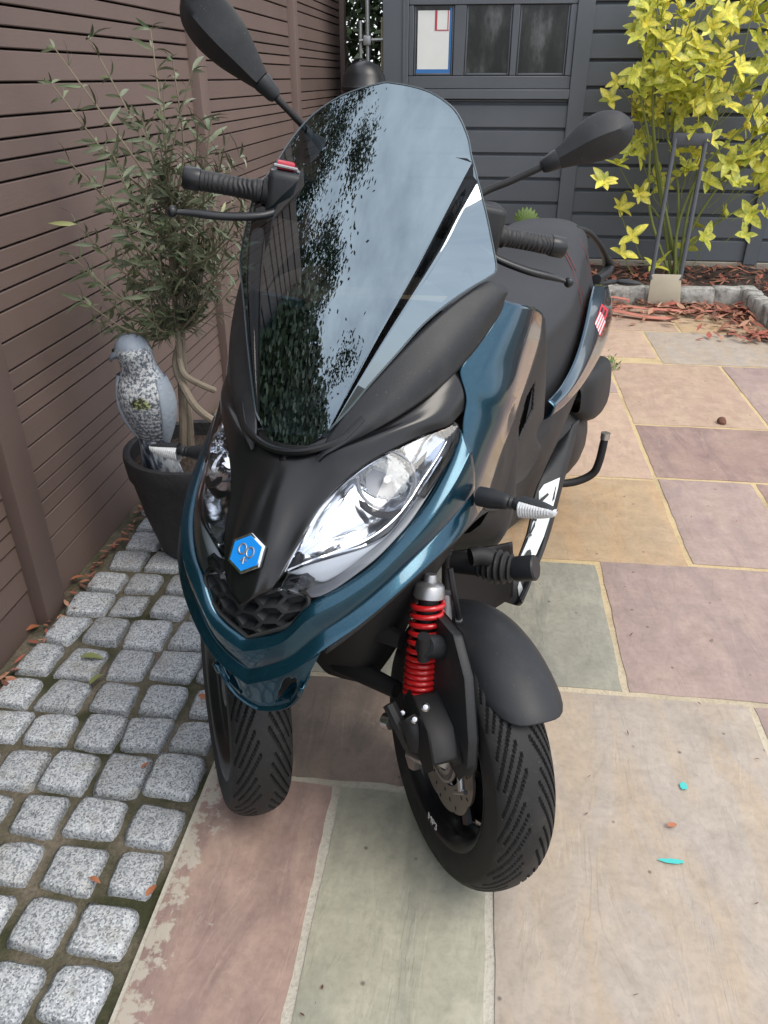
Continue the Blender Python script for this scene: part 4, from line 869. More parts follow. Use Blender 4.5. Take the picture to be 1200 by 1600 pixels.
# ---------------------------------------------------------------- headlights
HI = [(425, 921), (440, 897), (461, 862), (484, 812), (514, 772), (545, 744), (570, 726), (608, 703), (650, 683), (690, 665), (709, 656)]
HO = [(438, 918), (484, 934), (514, 925), (549, 902), (589, 871), (615, 845), (639, 818), (662, 785), (684, 750), (711, 706), (716, 672)]
HR = [[lerpc(a, b, t) for t in (0, .5, 1)] for a, b in zip(HI, HO)]
lenses = patch('headlight', HR, [-.001, .006, -.001], M_LENS, 16, 50, thick=0)
for s, lens in zip((1, -1), lenses):
    sd_ = (s,)
    # dark bucket
    rows = [[lerpc(a, b, t) for t in (-.02, .25, .75, 1.02)] for a, b in zip(HI, HO)]
    patch('housing', rows, [-.004, -.045, -.045, -.004], M_LED, 18, 40, sides=sd_, parent=lens, thick=.002)
    # chrome main reflector
    ri = [(448, 892), (466, 858), (490, 814), (524, 772), (562, 739), (606, 711), (655, 688), (698, 672)]; ro = [(470, 884), (520, 868), (570, 850), (612, 822), (640, 790), (662, 755), (684, 722), (702, 690)]
    rows = [[lerpc(a, b, t) for t in (0, .2, .5, .8, 1)] for a, b in zip(ri, ro)]
    rf = patch('reflector', rows, [-.006, -.030, -.036, -.030, -.006], M_REFL, 30, 60, sides=sd_, parent=lens, thick=.0015, holes=[[(604+43*math.cos(a), 750+46*math.sin(a)) for a in [6.2832*i/24 for i in range(24)]]])
    # projector bowl with ring and bulb
    cpt = hit(604, 750, -.026); nrm = (Vector((.35, -.85, .40))).normalized(); mm = aim(cpt, nrm)
    if s < 0: mm = Matrix.Diagonal((-1, 1, 1, 1)) @ mm
    MB().lathe([(.0445, .010), (.0415, .012), (.040, .008), (.037, -.004), (.026, -.018), (.010, -.026), (.0, -.027)], mm, 40).obj('bowl', M_BOWL, lens, sharp=30)
    MB().lathe([(.0450, .004), (.0455, .010), (.043, .013), (.0405, .011)], mm, 40).obj('bowl_ring', M_LED, lens)
    MB().lathe([(.0, -.004), (.004, -.005), (.006, -.009), (.006, -.018), (.005, -.024)], mm, 20).obj('bulb', simple('bulb_glass', (.9, .9, .85), .1), lens)
    # dark notch and chrome dividing bead
    for nm, pts, mt, w_ in (('bead', [(450, 892), (500, 872), (560, 856), (604, 836), (630, 806), (655, 770), (690, 715)], M_CHROME, .0028), ('bead', [(446, 893), (463, 860), (488, 812), (522, 770), (560, 737), (604, 709), (653, 686), (698, 669)], M_CHROME, .0018)):
        q = [hit(x, y, -.006) for x, y in pts]; q = [Vector((s*p.x, p.y, p.z)) for p in cr(q, 30)]; MB().tube(q, w_, 6).obj(nm, mt, lens)
    q = [hit(604+52*math.cos(a), 750+55*math.sin(a), -.012) for a in [R(35+110*i/12) for i in range(13)]]; MB().tube([Vector((s*p.x, p.y, p.z)) for p in q], [.001]+[.0055]*11+[.001], 8).obj('shade', M_BLACK, lens)
    q = [(645, 728), (664, 708), (656, 738)]; p3 = [hit(x, y, -.012) for x, y in q]; p3 = [Vector((s*p.x, p.y, p.z)) for p in p3]; MB().add(p3+[p+Vector((0, .01, 0)) for p in p3], [(0, 1, 2), (0, 1, 4, 3), (1, 2, 5, 4), (2, 0, 3, 5)]).obj('shade', M_BLACK, lens)
    bd = [hit(x, y, -.003) for x, y in ((660, 776), (681, 745), (704, 708), (711, 680), (708, 662), (694, 668))]; MB().tube([Vector((s*p.x, p.y, p.z)) for p in cr(bd, 24)], [.0045]*12+[.0065]*6+[.004]*6, 6).obj('border', M_BLACK, lens)
    # grey daylight-lamp blade
    da = [(446, 900), (480, 888), (530, 874), (580, 858), (606, 845)]; db = [(452, 905), (490, 918), (512, 918), (560, 888), (600, 852)]
    rows = [[lerpc(a, b, t) for t in (0, .5, 1)] for a, b in zip(da, db)]
    patch('daylight_blade', rows, [-.008, -.010, -.016], simple('blade', (.55, .58, .62), .25, var=.05), 10, 24, sides=sd_, parent=lens, thick=.002)
# ---------------------------------------------------------------- windshield
def wc(z): return .027+.763*(z-.821)+.409*(z-.821)*(z-1.062)
CRZ = [(.80, .046), (.86, .066), (.95, .099), (1.05, .137), (1.18, .176), (1.30, .215)]      # half width of the middle face at each height
def wv(u, z):
    u = abs(u); k = herm(CRZ, z); v = wc(z)+1.12*min(u, k)**2
    if u > k:
        wd = .0245*max(0, min(1, (z-.82)/.26)); d = u-k; sl = 2*1.12*k
        if z > 1.185: return wc(z)+1.12*u**2
        fade = min(1, max(0, (1.185-z)/.07))
        st = -.017*max(0, min(1, (z-.83)/.2))*fade; q = max(0, min(1, d/max(1e-4, wd))); q = q*q*(3-2*q)
        v += sl*d+st*q+(d-wd)*.95*fade*(1 if d > wd else 0)
    return v
def whit(x, y):
    r = ray(x, y); t = .4
    while t < 2.4:
        p = CAML+r*t
        if p.y > wv(p.x, p.z):
            a, b = t-.004, t
            for _ in range(20):
                m_ = (a+b)/2; p = CAML+r*m_
                if p.y > wv(p.x, p.z): b = m_
                else: a = m_
            return CAML+r*b
        t += .004
EDGE = [(514, 672), (545, 640), (580, 598), (620, 553), (660, 508), (700, 474), (735, 450), (764, 433), (775, 422), (772, 395), (762, 345), (750, 295), (738, 250), (731, 215), (717, 182), (700, 162), (672, 144), (640, 134), (606, 128.5)]
zc_ = [.812, .835, .87, .905, .94, .975, 1.01, 1.045, 1.075, 1.10, 1.135, 1.165, 1.195, 1.215, 1.238, 1.255, 1.274, 1.287, 1.295]
er = []
for x, y in EDGE:
    p = whit(x, y); er.append(Vector((p.x, p.z, 0)))
er = cr(er, 110); zc2 = cr([Vector((z, 0, 0)) for z in zc_], 110)
half = []; strip_rows = []
for e, zq in zip(er, zc2):
    zf = lambda f: zq.x+(e.y-zq.x)*f**1.6
    def cross(add):
        a, b = 0.0, 1.0
        g_ = lambda f: e.x*f-(herm(CRZ, zf(f))+(.0245*max(0, min(1, (zf(f)-.82)/.26)) if add else 0))
        if g_(1.0) <= 0: return None
        for _ in range(30):
            m_ = (a+b)/2
            if g_(m_) > 0: b = m_
            else: a = m_
        return b
    f1 = cross(0); f2 = cross(1); ok = f1 is not None and zf(f1) < 1.183
    if f1 is None: f1 = .86
    if f2 is None or f2 <= f1: f2 = min(1, f1+(1-f1)*.7) if f1 < 1 else 1
    fs = [f1*i/30 for i in range(30)]+[f1+(f2-f1)*i/6 for i in range(6)]+[f2+(1-f2)*i/12 for i in range(13)]
    half.append([Vector((e.x*f, wv(e.x*f, zf(f)), zf(f))) for f in fs]); strip_rows.append(ok)
def dense(rows, nu, nv, kinks=None):
    fine = [cr(r, nu) for r in rows]; cols = [cr([f[j] for f in fine], nv) for j in range(nu)]
    return [[cols[j][i] for j in range(nu)] for i in range(nv)]
full = [[Vector((-p.x, p.y, p.z)) for p in r[:0:-1]]+r for r in half]
ws = MB().grid(full).obj('windshield', M_SCREEN, scooter, fix=True, sharp=80)
ws.data.materials.append(M_STRIP)
nc = len(full[0])
for pl_ in ws.data.polygons:
    j = sorted(v % nc for v in pl_.vertices)[0]; i = min(v//nc for v in pl_.vertices); jj = j-(len(half[0])-1); jj = jj if jj >= 0 else -jj-1
    if 30 <= jj < 36 and strip_rows[i]: pl_.material_index = 1
# edge bead
edge_r = [r[-1] for r in half]; MB().tube([Vector((-p.x, p.y, p.z)) for p in edge_r]+edge_r[::-1], .0016, 5).obj('screen_edge', simple('screen_edge', (.09, .11, .12), .15), ws)
# support behind the screen: black inner cowl and instrument hood
cw = []
for (zc, wd, dv) in ((.80, .06, .05), (.86, .11, .06), (.93, .155, .075), (.97, .17, .085)):
    cw.append([Vector((wd*math.sin(a), hc(zc)+dv+.10*(1-math.cos(a)), zc)) for a in [-1.5+3.0*i/16 for i in range(17)]])
MB().grid(dense(cw, 30, 20)).obj('inner_cowl', M_BLACK, scooter)
hd_ = []
for (v_, z_, wd) in ((.27, 1.04, .17), (.34, 1.075, .165), (.42, 1.07, .15), (.48, 1.02, .14)):
    hd_.append([Vector((wd*math.sin(a), v_, z_-.06*(1-math.cos(a)))) for a in [-1.5+3.0*i/12 for i in range(13)]])
MB().grid(dense(hd_, 24, 20)).obj('instrument_hood', M_BLACK, scooter)
# screen foot trim
ft = [hp(s_, z_, .012) for s_, z_ in ((-.26, .86), (-.2, .835), (-.1, .822), (0, .818), (.1, .822), (.2, .835), (.26, .86))]; MB().tube(cr(ft, 30), .006, 8).obj('screen_foot', M_SATIN, scooter)
# ---------------------------------------------------------------- seat, tail and rear
def section(v, zt, w, zb, wb, n=22, ex=2.6):
    pts = []
    for i in range(n+1):
        a = math.pi/2*i/n; pts.append(Vector((w*math.sin(a)**(2/ex), v, zt-(1-math.cos(a)**(2/ex))*.085)))
    side = [Vector((w+(wb-w)*t, v, (zt-.085)+(zb-zt+.085)*t)) for t in (.25, .5, .75, 1)]
    half_ = pts+side; return [Vector((-p.x, p.y, p.z)) for p in half_[:0:-1]]+half_
def m_seat():
    m, nt, b = base_mat('seat_vinyl', (.022, .023, .025), .55, spec=.4); v = coords(nt, (1, 1, 1)); bump(nt, b, noise_t(nt, v, 420, 3, .6), .35, .0008)
    nt.links.new(mixc(nt, noise_t(nt, v, 6, 4), (.019, .020, .0225), (.028, .029, .032)), b.inputs['Base Color']); return m
M_SEAT = m_seat()
SEC = [(.64, .70, .10, .55, .14), (.72, .745, .125, .52, .165), (.84, .785, .150, .52, .18), (1.0, .812, .168, .53, .19), (1.15, .825, .175, .54, .192), (1.26, .855, .170, .56, .19), (1.36, .905, .158, .60, .188), (1.46, .93, .148, .64, .182), (1.56, .932, .128, .68, .17), (1.63, .912, .09, .72, .13), (1.655, .86, .05, .74, .09)]
seat = MB().grid(dense([section(*q) for q in SEC], 53, 60)).obj('seat', M_SEAT, scooter, sharp=80)
M_THR = simple('red_thread', (.26, .035, .04), .7)
seat_bvh = BVHTree.FromPolygons([v.co for v in seat.data.vertices], [tuple(p.vertices) for p in seat.data.polygons])
def on_bvh(t, x, y, lift=.0016, u=.18):
    r = ray(x, y); h_ = t.ray_cast(CAML, r)
    return (h_[0]-r*lift) if h_[0] is not None else L(x, y, u=u)
def seat_line(name, pts, r, mat, par):
    q = cr(pts, 40); MB().tube(q, r, 5).obj(name, mat, par)
def spt(v, f):                                 # point on the seat surface at station v, fraction f of the half outline
    k = [i for i in range(len(SEC)-1) if SEC[i][0] <= v <= SEC[i+1][0]][0]; t = (v-SEC[k][0])/(SEC[k+1][0]-SEC[k][0])
    a = cr([Vector(q[:3]) for q in SEC], 200); w_ = cr([Vector((q[3], q[4], 0)) for q in SEC], 200)
    i = min(range(200), key=lambda j: abs(a[j].x-v)); s_ = section(a[i].x, a[i].y, a[i].z, w_[i].x, w_[i].y); h_ = s_[len(s_)//2:]; j = f*(len(h_)-1); j0 = int(j); return h_[j0].lerp(h_[min(j0+1, len(h_)-1)], j-j0)
for s in (1, -1):
    for dx in (0, 5):
        q = [on_bvh(seat_bvh, x+dx, y) for x, y in ((868, 380), (882, 397), (895, 422), (904, 452), (909, 485), (911, 515), (909, 535))]; q = [Vector((s*p.x, p.y, p.z)) for p in q]; seat_line('stitching', q, .0008, M_THR, seat)
    q = [on_bvh(seat_bvh, x, y) for x, y in ((905, 372), (914, 392), (920, 415), (925, 440))]; q = [Vector((s*p.x, p.y, p.z)) for p in q]; seat_line('stitching', q, .0008, M_THR, seat)
# blue tail panels
TI = [(856, 626, .198), (877, 602, .203), (894, 572, .205), (906, 540, .203), (915, 505, .196), (922, 470, .186), (928, 444, .172)]
TO = [(858, 652, .204), (884, 632, .214), (912, 600, .218), (938, 556, .216), (953, 515, .210), (957, 478, .199), (950, 446, .178)]
for s in (1, -1):
    rows = []
    for (a, b, c), (d, e, f_) in zip(TI, TO):
        p, q = L(a, b, u=c), L(d, e, u=f_); m_ = (p+q)/2; m_.x += .012; rows.append([Vector((s*k.x, k.y, k.z)) for k in (p, p.lerp(m_, .6)+Vector((.006, 0, 0)), m_, q, q+Vector((-.03, .01, -.02)))])
    tp = MB().grid(dense(rows, 20, 40)).obj('tail_panel', M_BLUEP, scooter, fix=True, sharp=80); md = tp.modifiers.new('t', 'SOLIDIFY'); md.thickness = .003
    if s == 1: TAILR = tp
# tail lamp block and under-tail filler
fil = []
for (v_, zt, zb, w_) in ((.66, .56, .40, .17), (.9, .57, .36, .185), (1.2, .60, .42, .187), (1.45, .66, .50, .18), (1.62, .76, .58, .16), (1.72, .74, .62, .12), (1.76, .70, .64, .08)):
    fil.append([Vector((w_*math.copysign(abs(math.sin(a))**.6, math.sin(a)), v_, (zt+zb)/2+(zt-zb)/2*math.copysign(abs(math.cos(a))**.6, math.cos(a)))) for a in [6.2832*i/28 for i in range(28)]])
MB().grid(dense(fil, 28, 30), cu=True).obj('rear_body', M_TRIM, scooter, sharp=60)
# logo on the tail
def text_mesh(body, size, ext):
    cu = bpy.data.curves.new('t', 'FONT'); cu.body = body; cu.size = size; cu.extrude = ext; cu.align_x = 'CENTER'; cu.align_y = 'CENTER'; to = bpy.data.objects.new('t', cu); COL.objects.link(to)
    dg = bpy.context.evaluated_depsgraph_get(); me = bpy.data.meshes.new_from_object(to.evaluated_get(dg)); bpy.data.objects.remove(to); return me
M_WHT = simple('white_print', (.75, .72, .74), .5); M_RPR = simple('red_decal', (.62, .03, .06), .4)
tb_ = BVHTree.FromPolygons([v.co for v in TAILR.data.vertices], [tuple(p.vertices) for p in TAILR.data.polygons])
def tail_quad(nm, q, mt, lift, n=6):
    rows = []
    for i in range(n+1):
        a = lerp2(q[0], q[3], i/n); b = lerp2(q[1], q[2], i/n); rows.append([on_bvh(tb_, *lerp2(a, b, j/n), lift, .205) for j in range(n+1)])
    return MB().grid(rows).obj(nm, mt, TAILR, fix=False)
def lerp2(a, b, t): return (a[0]+(b[0]-a[0])*t, a[1]+(b[1]-a[1])*t)
Mq = [(929, 504), (938, 526), (947, 504), (938, 484)]; Pq = [(935, 489), (946, 500), (951, 484), (940, 474)]
tail_quad('logo_letter', Mq, M_RPR, .003); tail_quad('logo_letter', Pq, M_RPR, .0034)
for k in range(4):
    f0, f1 = .08+.23*k, .21+.23*k; tail_quad('logo_stroke', [lerp2(Mq[0], Mq[1], f0), lerp2(Mq[0], Mq[1], f1), lerp2(Mq[3], Mq[2], f1), lerp2(Mq[3], Mq[2], f0)], M_WHT, .0045, 4)
for f0, f1 in ((.18, .40), (.58, .82)):
    a, b, c, d = [lerp2(lerp2(Pq[0], Pq[1], x), lerp2(Pq[3], Pq[2], x), y) for x, y in ((f0, .25), (f1, .25), (f1, .75), (f0, .75))]; tail_quad('logo_stroke', [a, b, c, d], M_BLUEP, .0048, 3)
# grab rail
for s in (1, -1):
    q = [L(x, y, u=u) for x, y, u in ((900, 357, .10), (918, 362, .118), (934, 378, .135), (946, 400, .145), (951, 416, .148), (945, 428, .150), (930, 438, .150))]; q = [Vector((s*p.x, p.y, p.z)) for p in q]
    MB().tube(cr(q, 30), [.010]*12+[.012]*4+[.016, .018, .020, .020, .020, .020, .020, .02, .02, .02, .02, .02, .02, .02], 10, flat=.8).obj('grab_rail', M_MATTE, scooter)
# rear indicators
for s in (1, -1):
    a, b = Vector((s*.13, 1.72, .71)), Vector((s*.185, 1.79, .705)); e = Vector((s*.27, 1.80, .70))
    MB().tube([a, a.lerp(b, .5), b], [.012, .009, .008], 8).obj('rear_indicator', M_MATTE, scooter); MB().tube(cr([b, b.lerp(e, .35), b.lerp(e, .7), e], 10), [.007, .014, .017, .018, .018, .016, .014, .011, .007, .002], 10, flat=.6).obj('rear_indicator', M_MATTE, scooter)
# inner leg shield / floor tunnel / side skirts
fl = []
for (v_, zt, w_, zb) in ((.36, .95, .22, .5), (.46, .93, .235, .42), (.54, .74, .20, .36), (.64, .62, .17, .33), (.8, .56, .18, .30), (1.0, .56, .185, .30)):
    fl.append([Vector((w_*math.copysign(abs(math.sin(a))**.5, math.sin(a)), v_, (zt+zb)/2+(zt-zb)/2*math.copysign(abs(math.cos(a))**.5, math.cos(a)))) for a in [6.2832*i/28 for i in range(28)]])
MB().grid(dense(fl, 28, 30), cu=True).obj('leg_shield', M_TRIM, scooter, sharp=60)
for s in (1, -1):
    def Q(x, y, u): p = L(x, y, u=u); return Vector((s*p.x, p.y, p.z))
    rows = [[Q(790, 940, .215), Q(806, 945, .235), Q(813, 940, .255), Q(818, 936, .258)], [Q(803, 890, .215), Q(822, 898, .24), Q(834, 893, .255), Q(839, 890, .258)], [Q(826, 830, .215), Q(842, 838, .235), Q(852, 840, .252), Q(859, 836, .256)], [Q(836, 775, .21), Q(852, 778, .23), Q(867, 776, .25), Q(876, 772, .255)], [Q(850, 735, .212), Q(868, 722, .232), Q(885, 712, .25), Q(894, 706, .254)], [Q(872, 690, .215), Q(884, 678, .232), Q(896, 664, .245), Q(906, 656, .25)]]
    d_ = dense(rows, 16, 40); sk = MB().grid(d_).obj('side_skirt', M_TRIM, scooter, fix=True, sharp=80); md = sk.modifiers.new('t', 'SOLIDIFY'); md.thickness = .006
    # silver decal strip with dark cut-outs
    poly = [(850, 757), (875, 746), (872, 762), (862, 800), (850, 838), (838, 866), (826, 880), (809, 880), (824, 846), (832, 818), (842, 790), (842, 768)]
    def onsk(x, y):
        x = float(x); best = None
        r = ray(x, y)
        for i in range(len(d_)-1):
            for j in range(len(d_[0])-1):
                p = [d_[i][j], d_[i][j+1], d_[i+1][j+1], d_[i+1][j]]; p = [Vector((s*k.x, k.y, k.z)) for k in p]
                for tri in ((0, 1, 2), (0, 2, 3)):
                    from mathutils.geometry import intersect_ray_tri
                    h_ = intersect_ray_tri(p[tri[0]], p[tri[1]], p[tri[2]], r, CAML, True)
                    if h_ is not None: return h_-r*.003
        return L(x, y, u=.243)-r*.003
    def decal(nm, pl, mt, ex):
        p3 = [onsk(x, y)-ray(x, y)*ex for x, y in pl]; p3 = [Vector((s*p.x, p.y, p.z)) for p in p3]; me = mesh(nm, p3, [tuple(range(len(p3)))], mt, False)
        bm = bmesh.new(); bm.from_mesh(me); bmesh.ops.triangulate(bm, faces=bm.faces); bm.to_mesh(me); bm.free(); return link(nm, me, sk)
    decal('skirt_decal', poly, M_SILV, 0); decal('skirt_decal', [(812, 905), (817, 920), (811, 932), (809, 918)], M_SILV, 0)
    if 1:
        for pl in ([(840, 783), (856, 770), (858, 773), (846, 785)], [(828, 832), (836, 815), (844, 800), (843, 816), (832, 836), (820, 842)], [(818, 870), (824, 860), (832, 857), (830, 868), (822, 876), (814, 878)], [(832, 812), (845, 806), (853, 808), (846, 818)]): decal('decal_figure', pl, M_TRIM, .005)
# stand, engine, rear wheel
MB().tube(cr([Vector((.10, 1.36, .15)), Vector((.17, 1.40, .15)), Vector((.222, 1.425, .175)), Vector((.240, 1.43, .22)), Vector((.25, 1.436, .30))], 18), [.013]*17+[.012], 10).obj('centre_stand', M_BLACK, scooter)
MB().tube([Vector((.25, 1.436, .297)), Vector((.2515, 1.437, .318))], .0145, 10).obj('stand_tip', M_STEEL, scooter)
eb = []
for (v_, w0, zc, r_) in ((1.20, .02, .30, .05), (1.26, .10, .29, .105), (1.40, .145, .27, .135), (1.55, .15, .25, .135), (1.66, .13, .24, .11), (1.72, .06, .24, .05)):
    eb.append([Vector((.02+w0*math.copysign(abs(math.cos(a))**.6, math.cos(a)), v_, zc+r_*math.copysign(abs(math.sin(a))**.8, math.sin(a)))) for a in [6.2832*i/24 for i in range(24)]])
MB().grid(dense(eb, 24, 30), cu=True).obj('engine_case', M_TRIM, scooter, sharp=60)
ab = []
for (v_, w0, zc, r_) in ((1.42, .02, .42, .04), (1.47, .055, .42, .085), (1.6, .065, .40, .10), (1.72, .06, .39, .085), (1.78, .02, .39, .03)):
    ab.append([Vector((.15+w0*math.copysign(abs(math.cos(a))**.5, math.cos(a)), v_, zc+r_*math.copysign(abs(math.sin(a))**.6, math.sin(a)))) for a in [6.2832*i/24 for i in range(24)]])
MB().grid(dense(ab, 24, 24), cu=True).obj('air_filter_box', M_TRIM, scooter, sharp=60)
# ---------------------------------------------------------------- wheels
def tyre_mesh(Ro, wd, Rin, nphi=720, nw=84):
    rows = []; NP = 16
    for i in range(nphi):
        ph = i/nphi*2*math.pi; row_ = []
        for j in range(nw+1):
            t = -1+2*j/nw; a = t*2.05
            # profile: rounded tread, then sidewall to the bead
            x = wd/2*math.copysign(abs(math.sin(min(abs(a), math.pi/2)))**.95, a); 
            crown = .034
            if abs(a) <= 1.25: r_ = Ro-crown*(1-math.cos(a))*1.05
            else:
                k = (abs(a)-1.25)/.80; r0 = Ro-crown*(1-math.cos(1.25))*1.05; r_ = r0-(r0-Rin)*k
                x = math.copysign(wd/2*(math.sin(1.25)**.95+.045*math.sin(math.pi*k*.8)-.13*k**2), a)
            dep = 0; w_ = abs(t)
            if .035 < w_ < .56:
                sgn = 0 if t > 0 else .5
                q = NP*ph/(2*math.pi)+sgn+w_*2.6
                for off, lo, hi, hw in ((0, .05, .57, .058), (.34, .13, .45, .045), (.67, .09, .50, .05)):
                    f = (q+off) % 1; f = min(f, 1-f)
                    if lo < w_ < hi: dep = max(dep, .0050*max(0, min(1, (hw-f)/.018)))
            row_.append(Vector((x, (r_-dep)*math.sin(ph), (r_-dep)*math.cos(ph))))
        rows.append(row_)
    return MB().grid(rows, cv=True).me('tyre', M_RUB, fix=True, sharp=28)
Rw = .243
TYRE = tyre_mesh(Rw, .112, .168)
def lx(prof, n=48, closed=False):              # lathe about the x axis
    return MB().lathe([(r_, x_) for x_, r_ in prof], Matrix(((0, 0, 1, 0), (1, 0, 0, 0), (0, 1, 0, 0), (0, 0, 0, 1))), n, closed)
M_RIM = simple('rim_black', (.010, .010, .011), .3, coat=.3, var=.1)
rimm = lx([(-.048, .166), (-.050, .172), (-.046, .173), (-.042, .160), (-.030, .150), (0, .146), (.030, .150), (.042, .160), (.046, .173), (.050, .172), (.048, .166), (.040, .155), (.0, .138), (-.040, .155)], 64, True)
for k in range(5):
    a = k*1.2566
    for da in (-.16, .16): 
        d0 = Vector((0, math.sin(a), math.cos(a))); d1 = Vector((0, math.sin(a+da), math.cos(a+da))); rimm.tube([d0*.03, d0.lerp(d1, .6)*.09, d1*.142], [.014, .011, .013], 8)
rimm.add(*[(lambda m: (m.V, m.F))(lx([(-.035, .001), (-.035, .032), (.035, .032), (.035, .001)], 24))][0])
rimm.add(*(lambda m: (m.V, m.F))(lx([(.014, .02), (.016, .142), (.020, .142), (.018, .02)], 40, True)))  # black dish added behind the spokes, blocks the bright ground beyond
RIMM = rimm.me('rim', M_RIM, sharp=35)
def disc_mesh():
    m = MB(); n = 180; ro = []
    for k in range(n):
        a = 2*math.pi*k/n; ro.append(.112+.0045*abs(math.cos(a*5))**.6-.004)
    rows = []
    for x_, f in ((-.0022, 0), (-.0022, 1), (.0022, 1), (.0022, 0)):
        rows.append([Vector((x_, (ro[k] if f else .062)*math.sin(2*math.pi*k/n), (ro[k] if f else .062)*math.cos(2*math.pi*k/n))) for k in range(n)])
    m.grid(rows, cu=True, cv=True); return m.me('brake_disc', M_DISC, sharp=30)
DISC = disc_mesh()
holes = MB()
for k in range(30):
    a = 2*math.pi*k/30; r_ = (.075, .088, .100)[k % 3]
    for dx in (-.0026, .0026):
        c = Vector((dx, r_*math.sin(a), r_*math.cos(a))); t_ = Vector((0, math.cos(a), -math.sin(a))); n_ = Vector((0, math.sin(a), math.cos(a)))
        holes.add([c+n_*.0045*math.cos(q)+t_*.0026*math.sin(q) for q in [6.2832*i/8 for i in range(8)]], [tuple(range(8))])
HOLES = holes.me('disc_slots', M_BLACK, fix=False)
ringm = MB()
for k in range(48):
    a = 2*math.pi*k/48; ringm.box((-.002, -.0012, .040), (.002, .0012, .052), Matrix.Rotation(a, 4, 'X'))
ringm.add(*(lambda m: (m.V, m.F))(lx([(-.002, .034), (-.002, .041), (.002, .041), (.002, .034)], 40, True))); ringm.add(*(lambda m: (m.V, m.F))(lx([(-.002, .051), (-.002, .056), (.002, .056), (.002, .051)], 40, True)))
ABS = ringm.me('sensor_ring', M_STEEL, sharp=30)
def front_wheel(contact, psi, camber, spin, ds=-1):
    Mw = Matrix.Translation(Vector(contact)) @ Matrix.Rotation(psi, 4, 'Z') @ Matrix.Rotation(camber, 4, 'Y') @ Matrix.Translation((0, 0, Rw-.004))
    Ml = BMI @ Mw; e = empty('front_wheel', parent=scooter); e.matrix_local = Ml
    sp = Matrix.Rotation(spin, 4, 'X'); link('tyre', TYRE, e, mw=sp); link('rim', RIMM, e, mw=sp); link('brake_disc', DISC, e, mw=Matrix.Translation((.034*ds, 0, 0)) @ sp); link('disc_slots', HOLES, e, mw=Matrix.Translation((.034*ds, 0, 0)) @ sp)['kind'] = 'stuff'; link('sensor_ring', ABS, e, mw=Matrix.Translation((.041*ds, 0, 0)))
    return e
WR = front_wheel((.003, 1.010, 0), R(28), R(5), .3); WL = front_wheel((-.440, 1.115, 0), R(26), R(5), 1.1, 1)
# white print on the rim lip
try:
    me = text_mesh('MP3', .022, .0004); me.materials.clear(); me.materials.append(M_WHT); link('rim_print', me, WR, mw=Matrix.Translation((-.0495, -.02, -.158)) @ Matrix.Rotation(R(90), 4, 'X') @ Matrix.Rotation(R(-90), 4, 'Y') @ Matrix.Rotation(R(8), 4, 'Z'))
except Exception as ex: print(ex)
# rear wheel (mostly hidden)
rw = empty('rear_wheel', parent=scooter); rw.matrix_local = Matrix.Translation((0, 1.47, Rw+.008)) @ Matrix.Diagonal((1.2, 1.03, 1.03, 1)); link('tyre', TYRE, rw); link('rim', RIMM, rw)
# ---------------------------------------------------------------- front mudguards (in wheel space)
def wheel_mat(e): return e.matrix_local
FEN = []
for i in range(25):
    a0_ = -40; k = i/24                        # 0 = top, negative = towards the front
    wd = .071; r_ = Rw+.020+.02*max(0, k-.75)
    rr = []
    for j in range(17):
        t = -1+2*j/16; x_ = wd*math.sin(t*1.35)/math.sin(1.35); drop = .048*(1-math.cos(t*1.35))/(1-math.cos(1.35))*min(1, wd/.066)
        a = R(a0_+26*abs(t)**3.6+(125-26*abs(t)**3.6)*k)
        rr.append(Vector((x_+.026, (r_-drop)*math.sin(a), (r_-drop)*math.cos(a))))
    FEN.append(rr)
fm = MB().grid(FEN).me('mudguard', M_MATTE, fix=True, sharp=60)
for e in (WR, WL):
    o = link('mudguard', fm, scooter, mw=e.matrix_local.copy()); md = o.modifiers.new('t', 'SOLIDIFY'); md.thickness = .005; md.offset = 0; md2 = o.modifiers.new('b', 'BEVEL'); md2.width = .0015; md2.segments = 2; md2.limit_method = 'ANGLE'
# ---------------------------------------------------------------- suspension (wheel side toward the frame = -x of the wheel)
def susp(e, sgn):
    W = e.matrix_local
    def T_(p): return W @ Vector(p)
    # fork leg with cover plate: from the hub up the inner side
    P = [(-.060, .055, .235), (-.060, .02, .245), (-.062, -.045, .225), (-.066, -.075, .12), (-.070, -.085, .02), (-.074, -.075, -.035), (-.075, -.03, -.055), (-.078, .02, -.02), (-.072, .05, .1)]
    def plate(nm, pts, th, mt, bv=.004):
        m = MB(); n = len(pts); V = [Vector(p) for p in pts]+[Vector(p)+Vector((-th, 0, 0)) for p in pts]; m.add(V, [tuple(range(n)), tuple(range(n, 2*n))[::-1]]+[(i, (i+1) % n, n+(i+1) % n, n+i) for i in range(n)]); return m.obj(nm, mt, scooter, mw=W.copy(), bevel=bv, seg=2, sharp=35)
    return plate, T_
plate, TW = susp(WR, 1)
plate('leg_cover', [(-.058, .03, .282), (-.058, -.035, .288), (-.060, -.09, .247), (-.062, -.133, .16), (-.062, -.142, .11), (-.062, -.128, .075), (-.064, -.10, .080), (-.066, -.07, .12), (-.066, -.01, .16)], .018, M_TRIM)
plate('leg_cover', [(-.080, -.02, .17), (-.081, -.090, .15), (-.083, -.125, .115), (-.083, -.11, .095), (-.082, -.04, .105), (-.081, .0, .13)], .050, M_BLACK, .008)
for e, s in ((WR, 1), (WL, -1)):
    W = e.matrix_local
    MB().tube([W @ Vector((-.10*s, 0, 0)), W @ Vector((.03*s, 0, 0))], .016, 12).obj('axle', M_ALU, scooter); MB().tube([W @ Vector((-.104*s, 0, 0)), W @ Vector((-.09*s, 0, 0))], .022, 6).obj('axle_nut', M_STEEL, scooter)
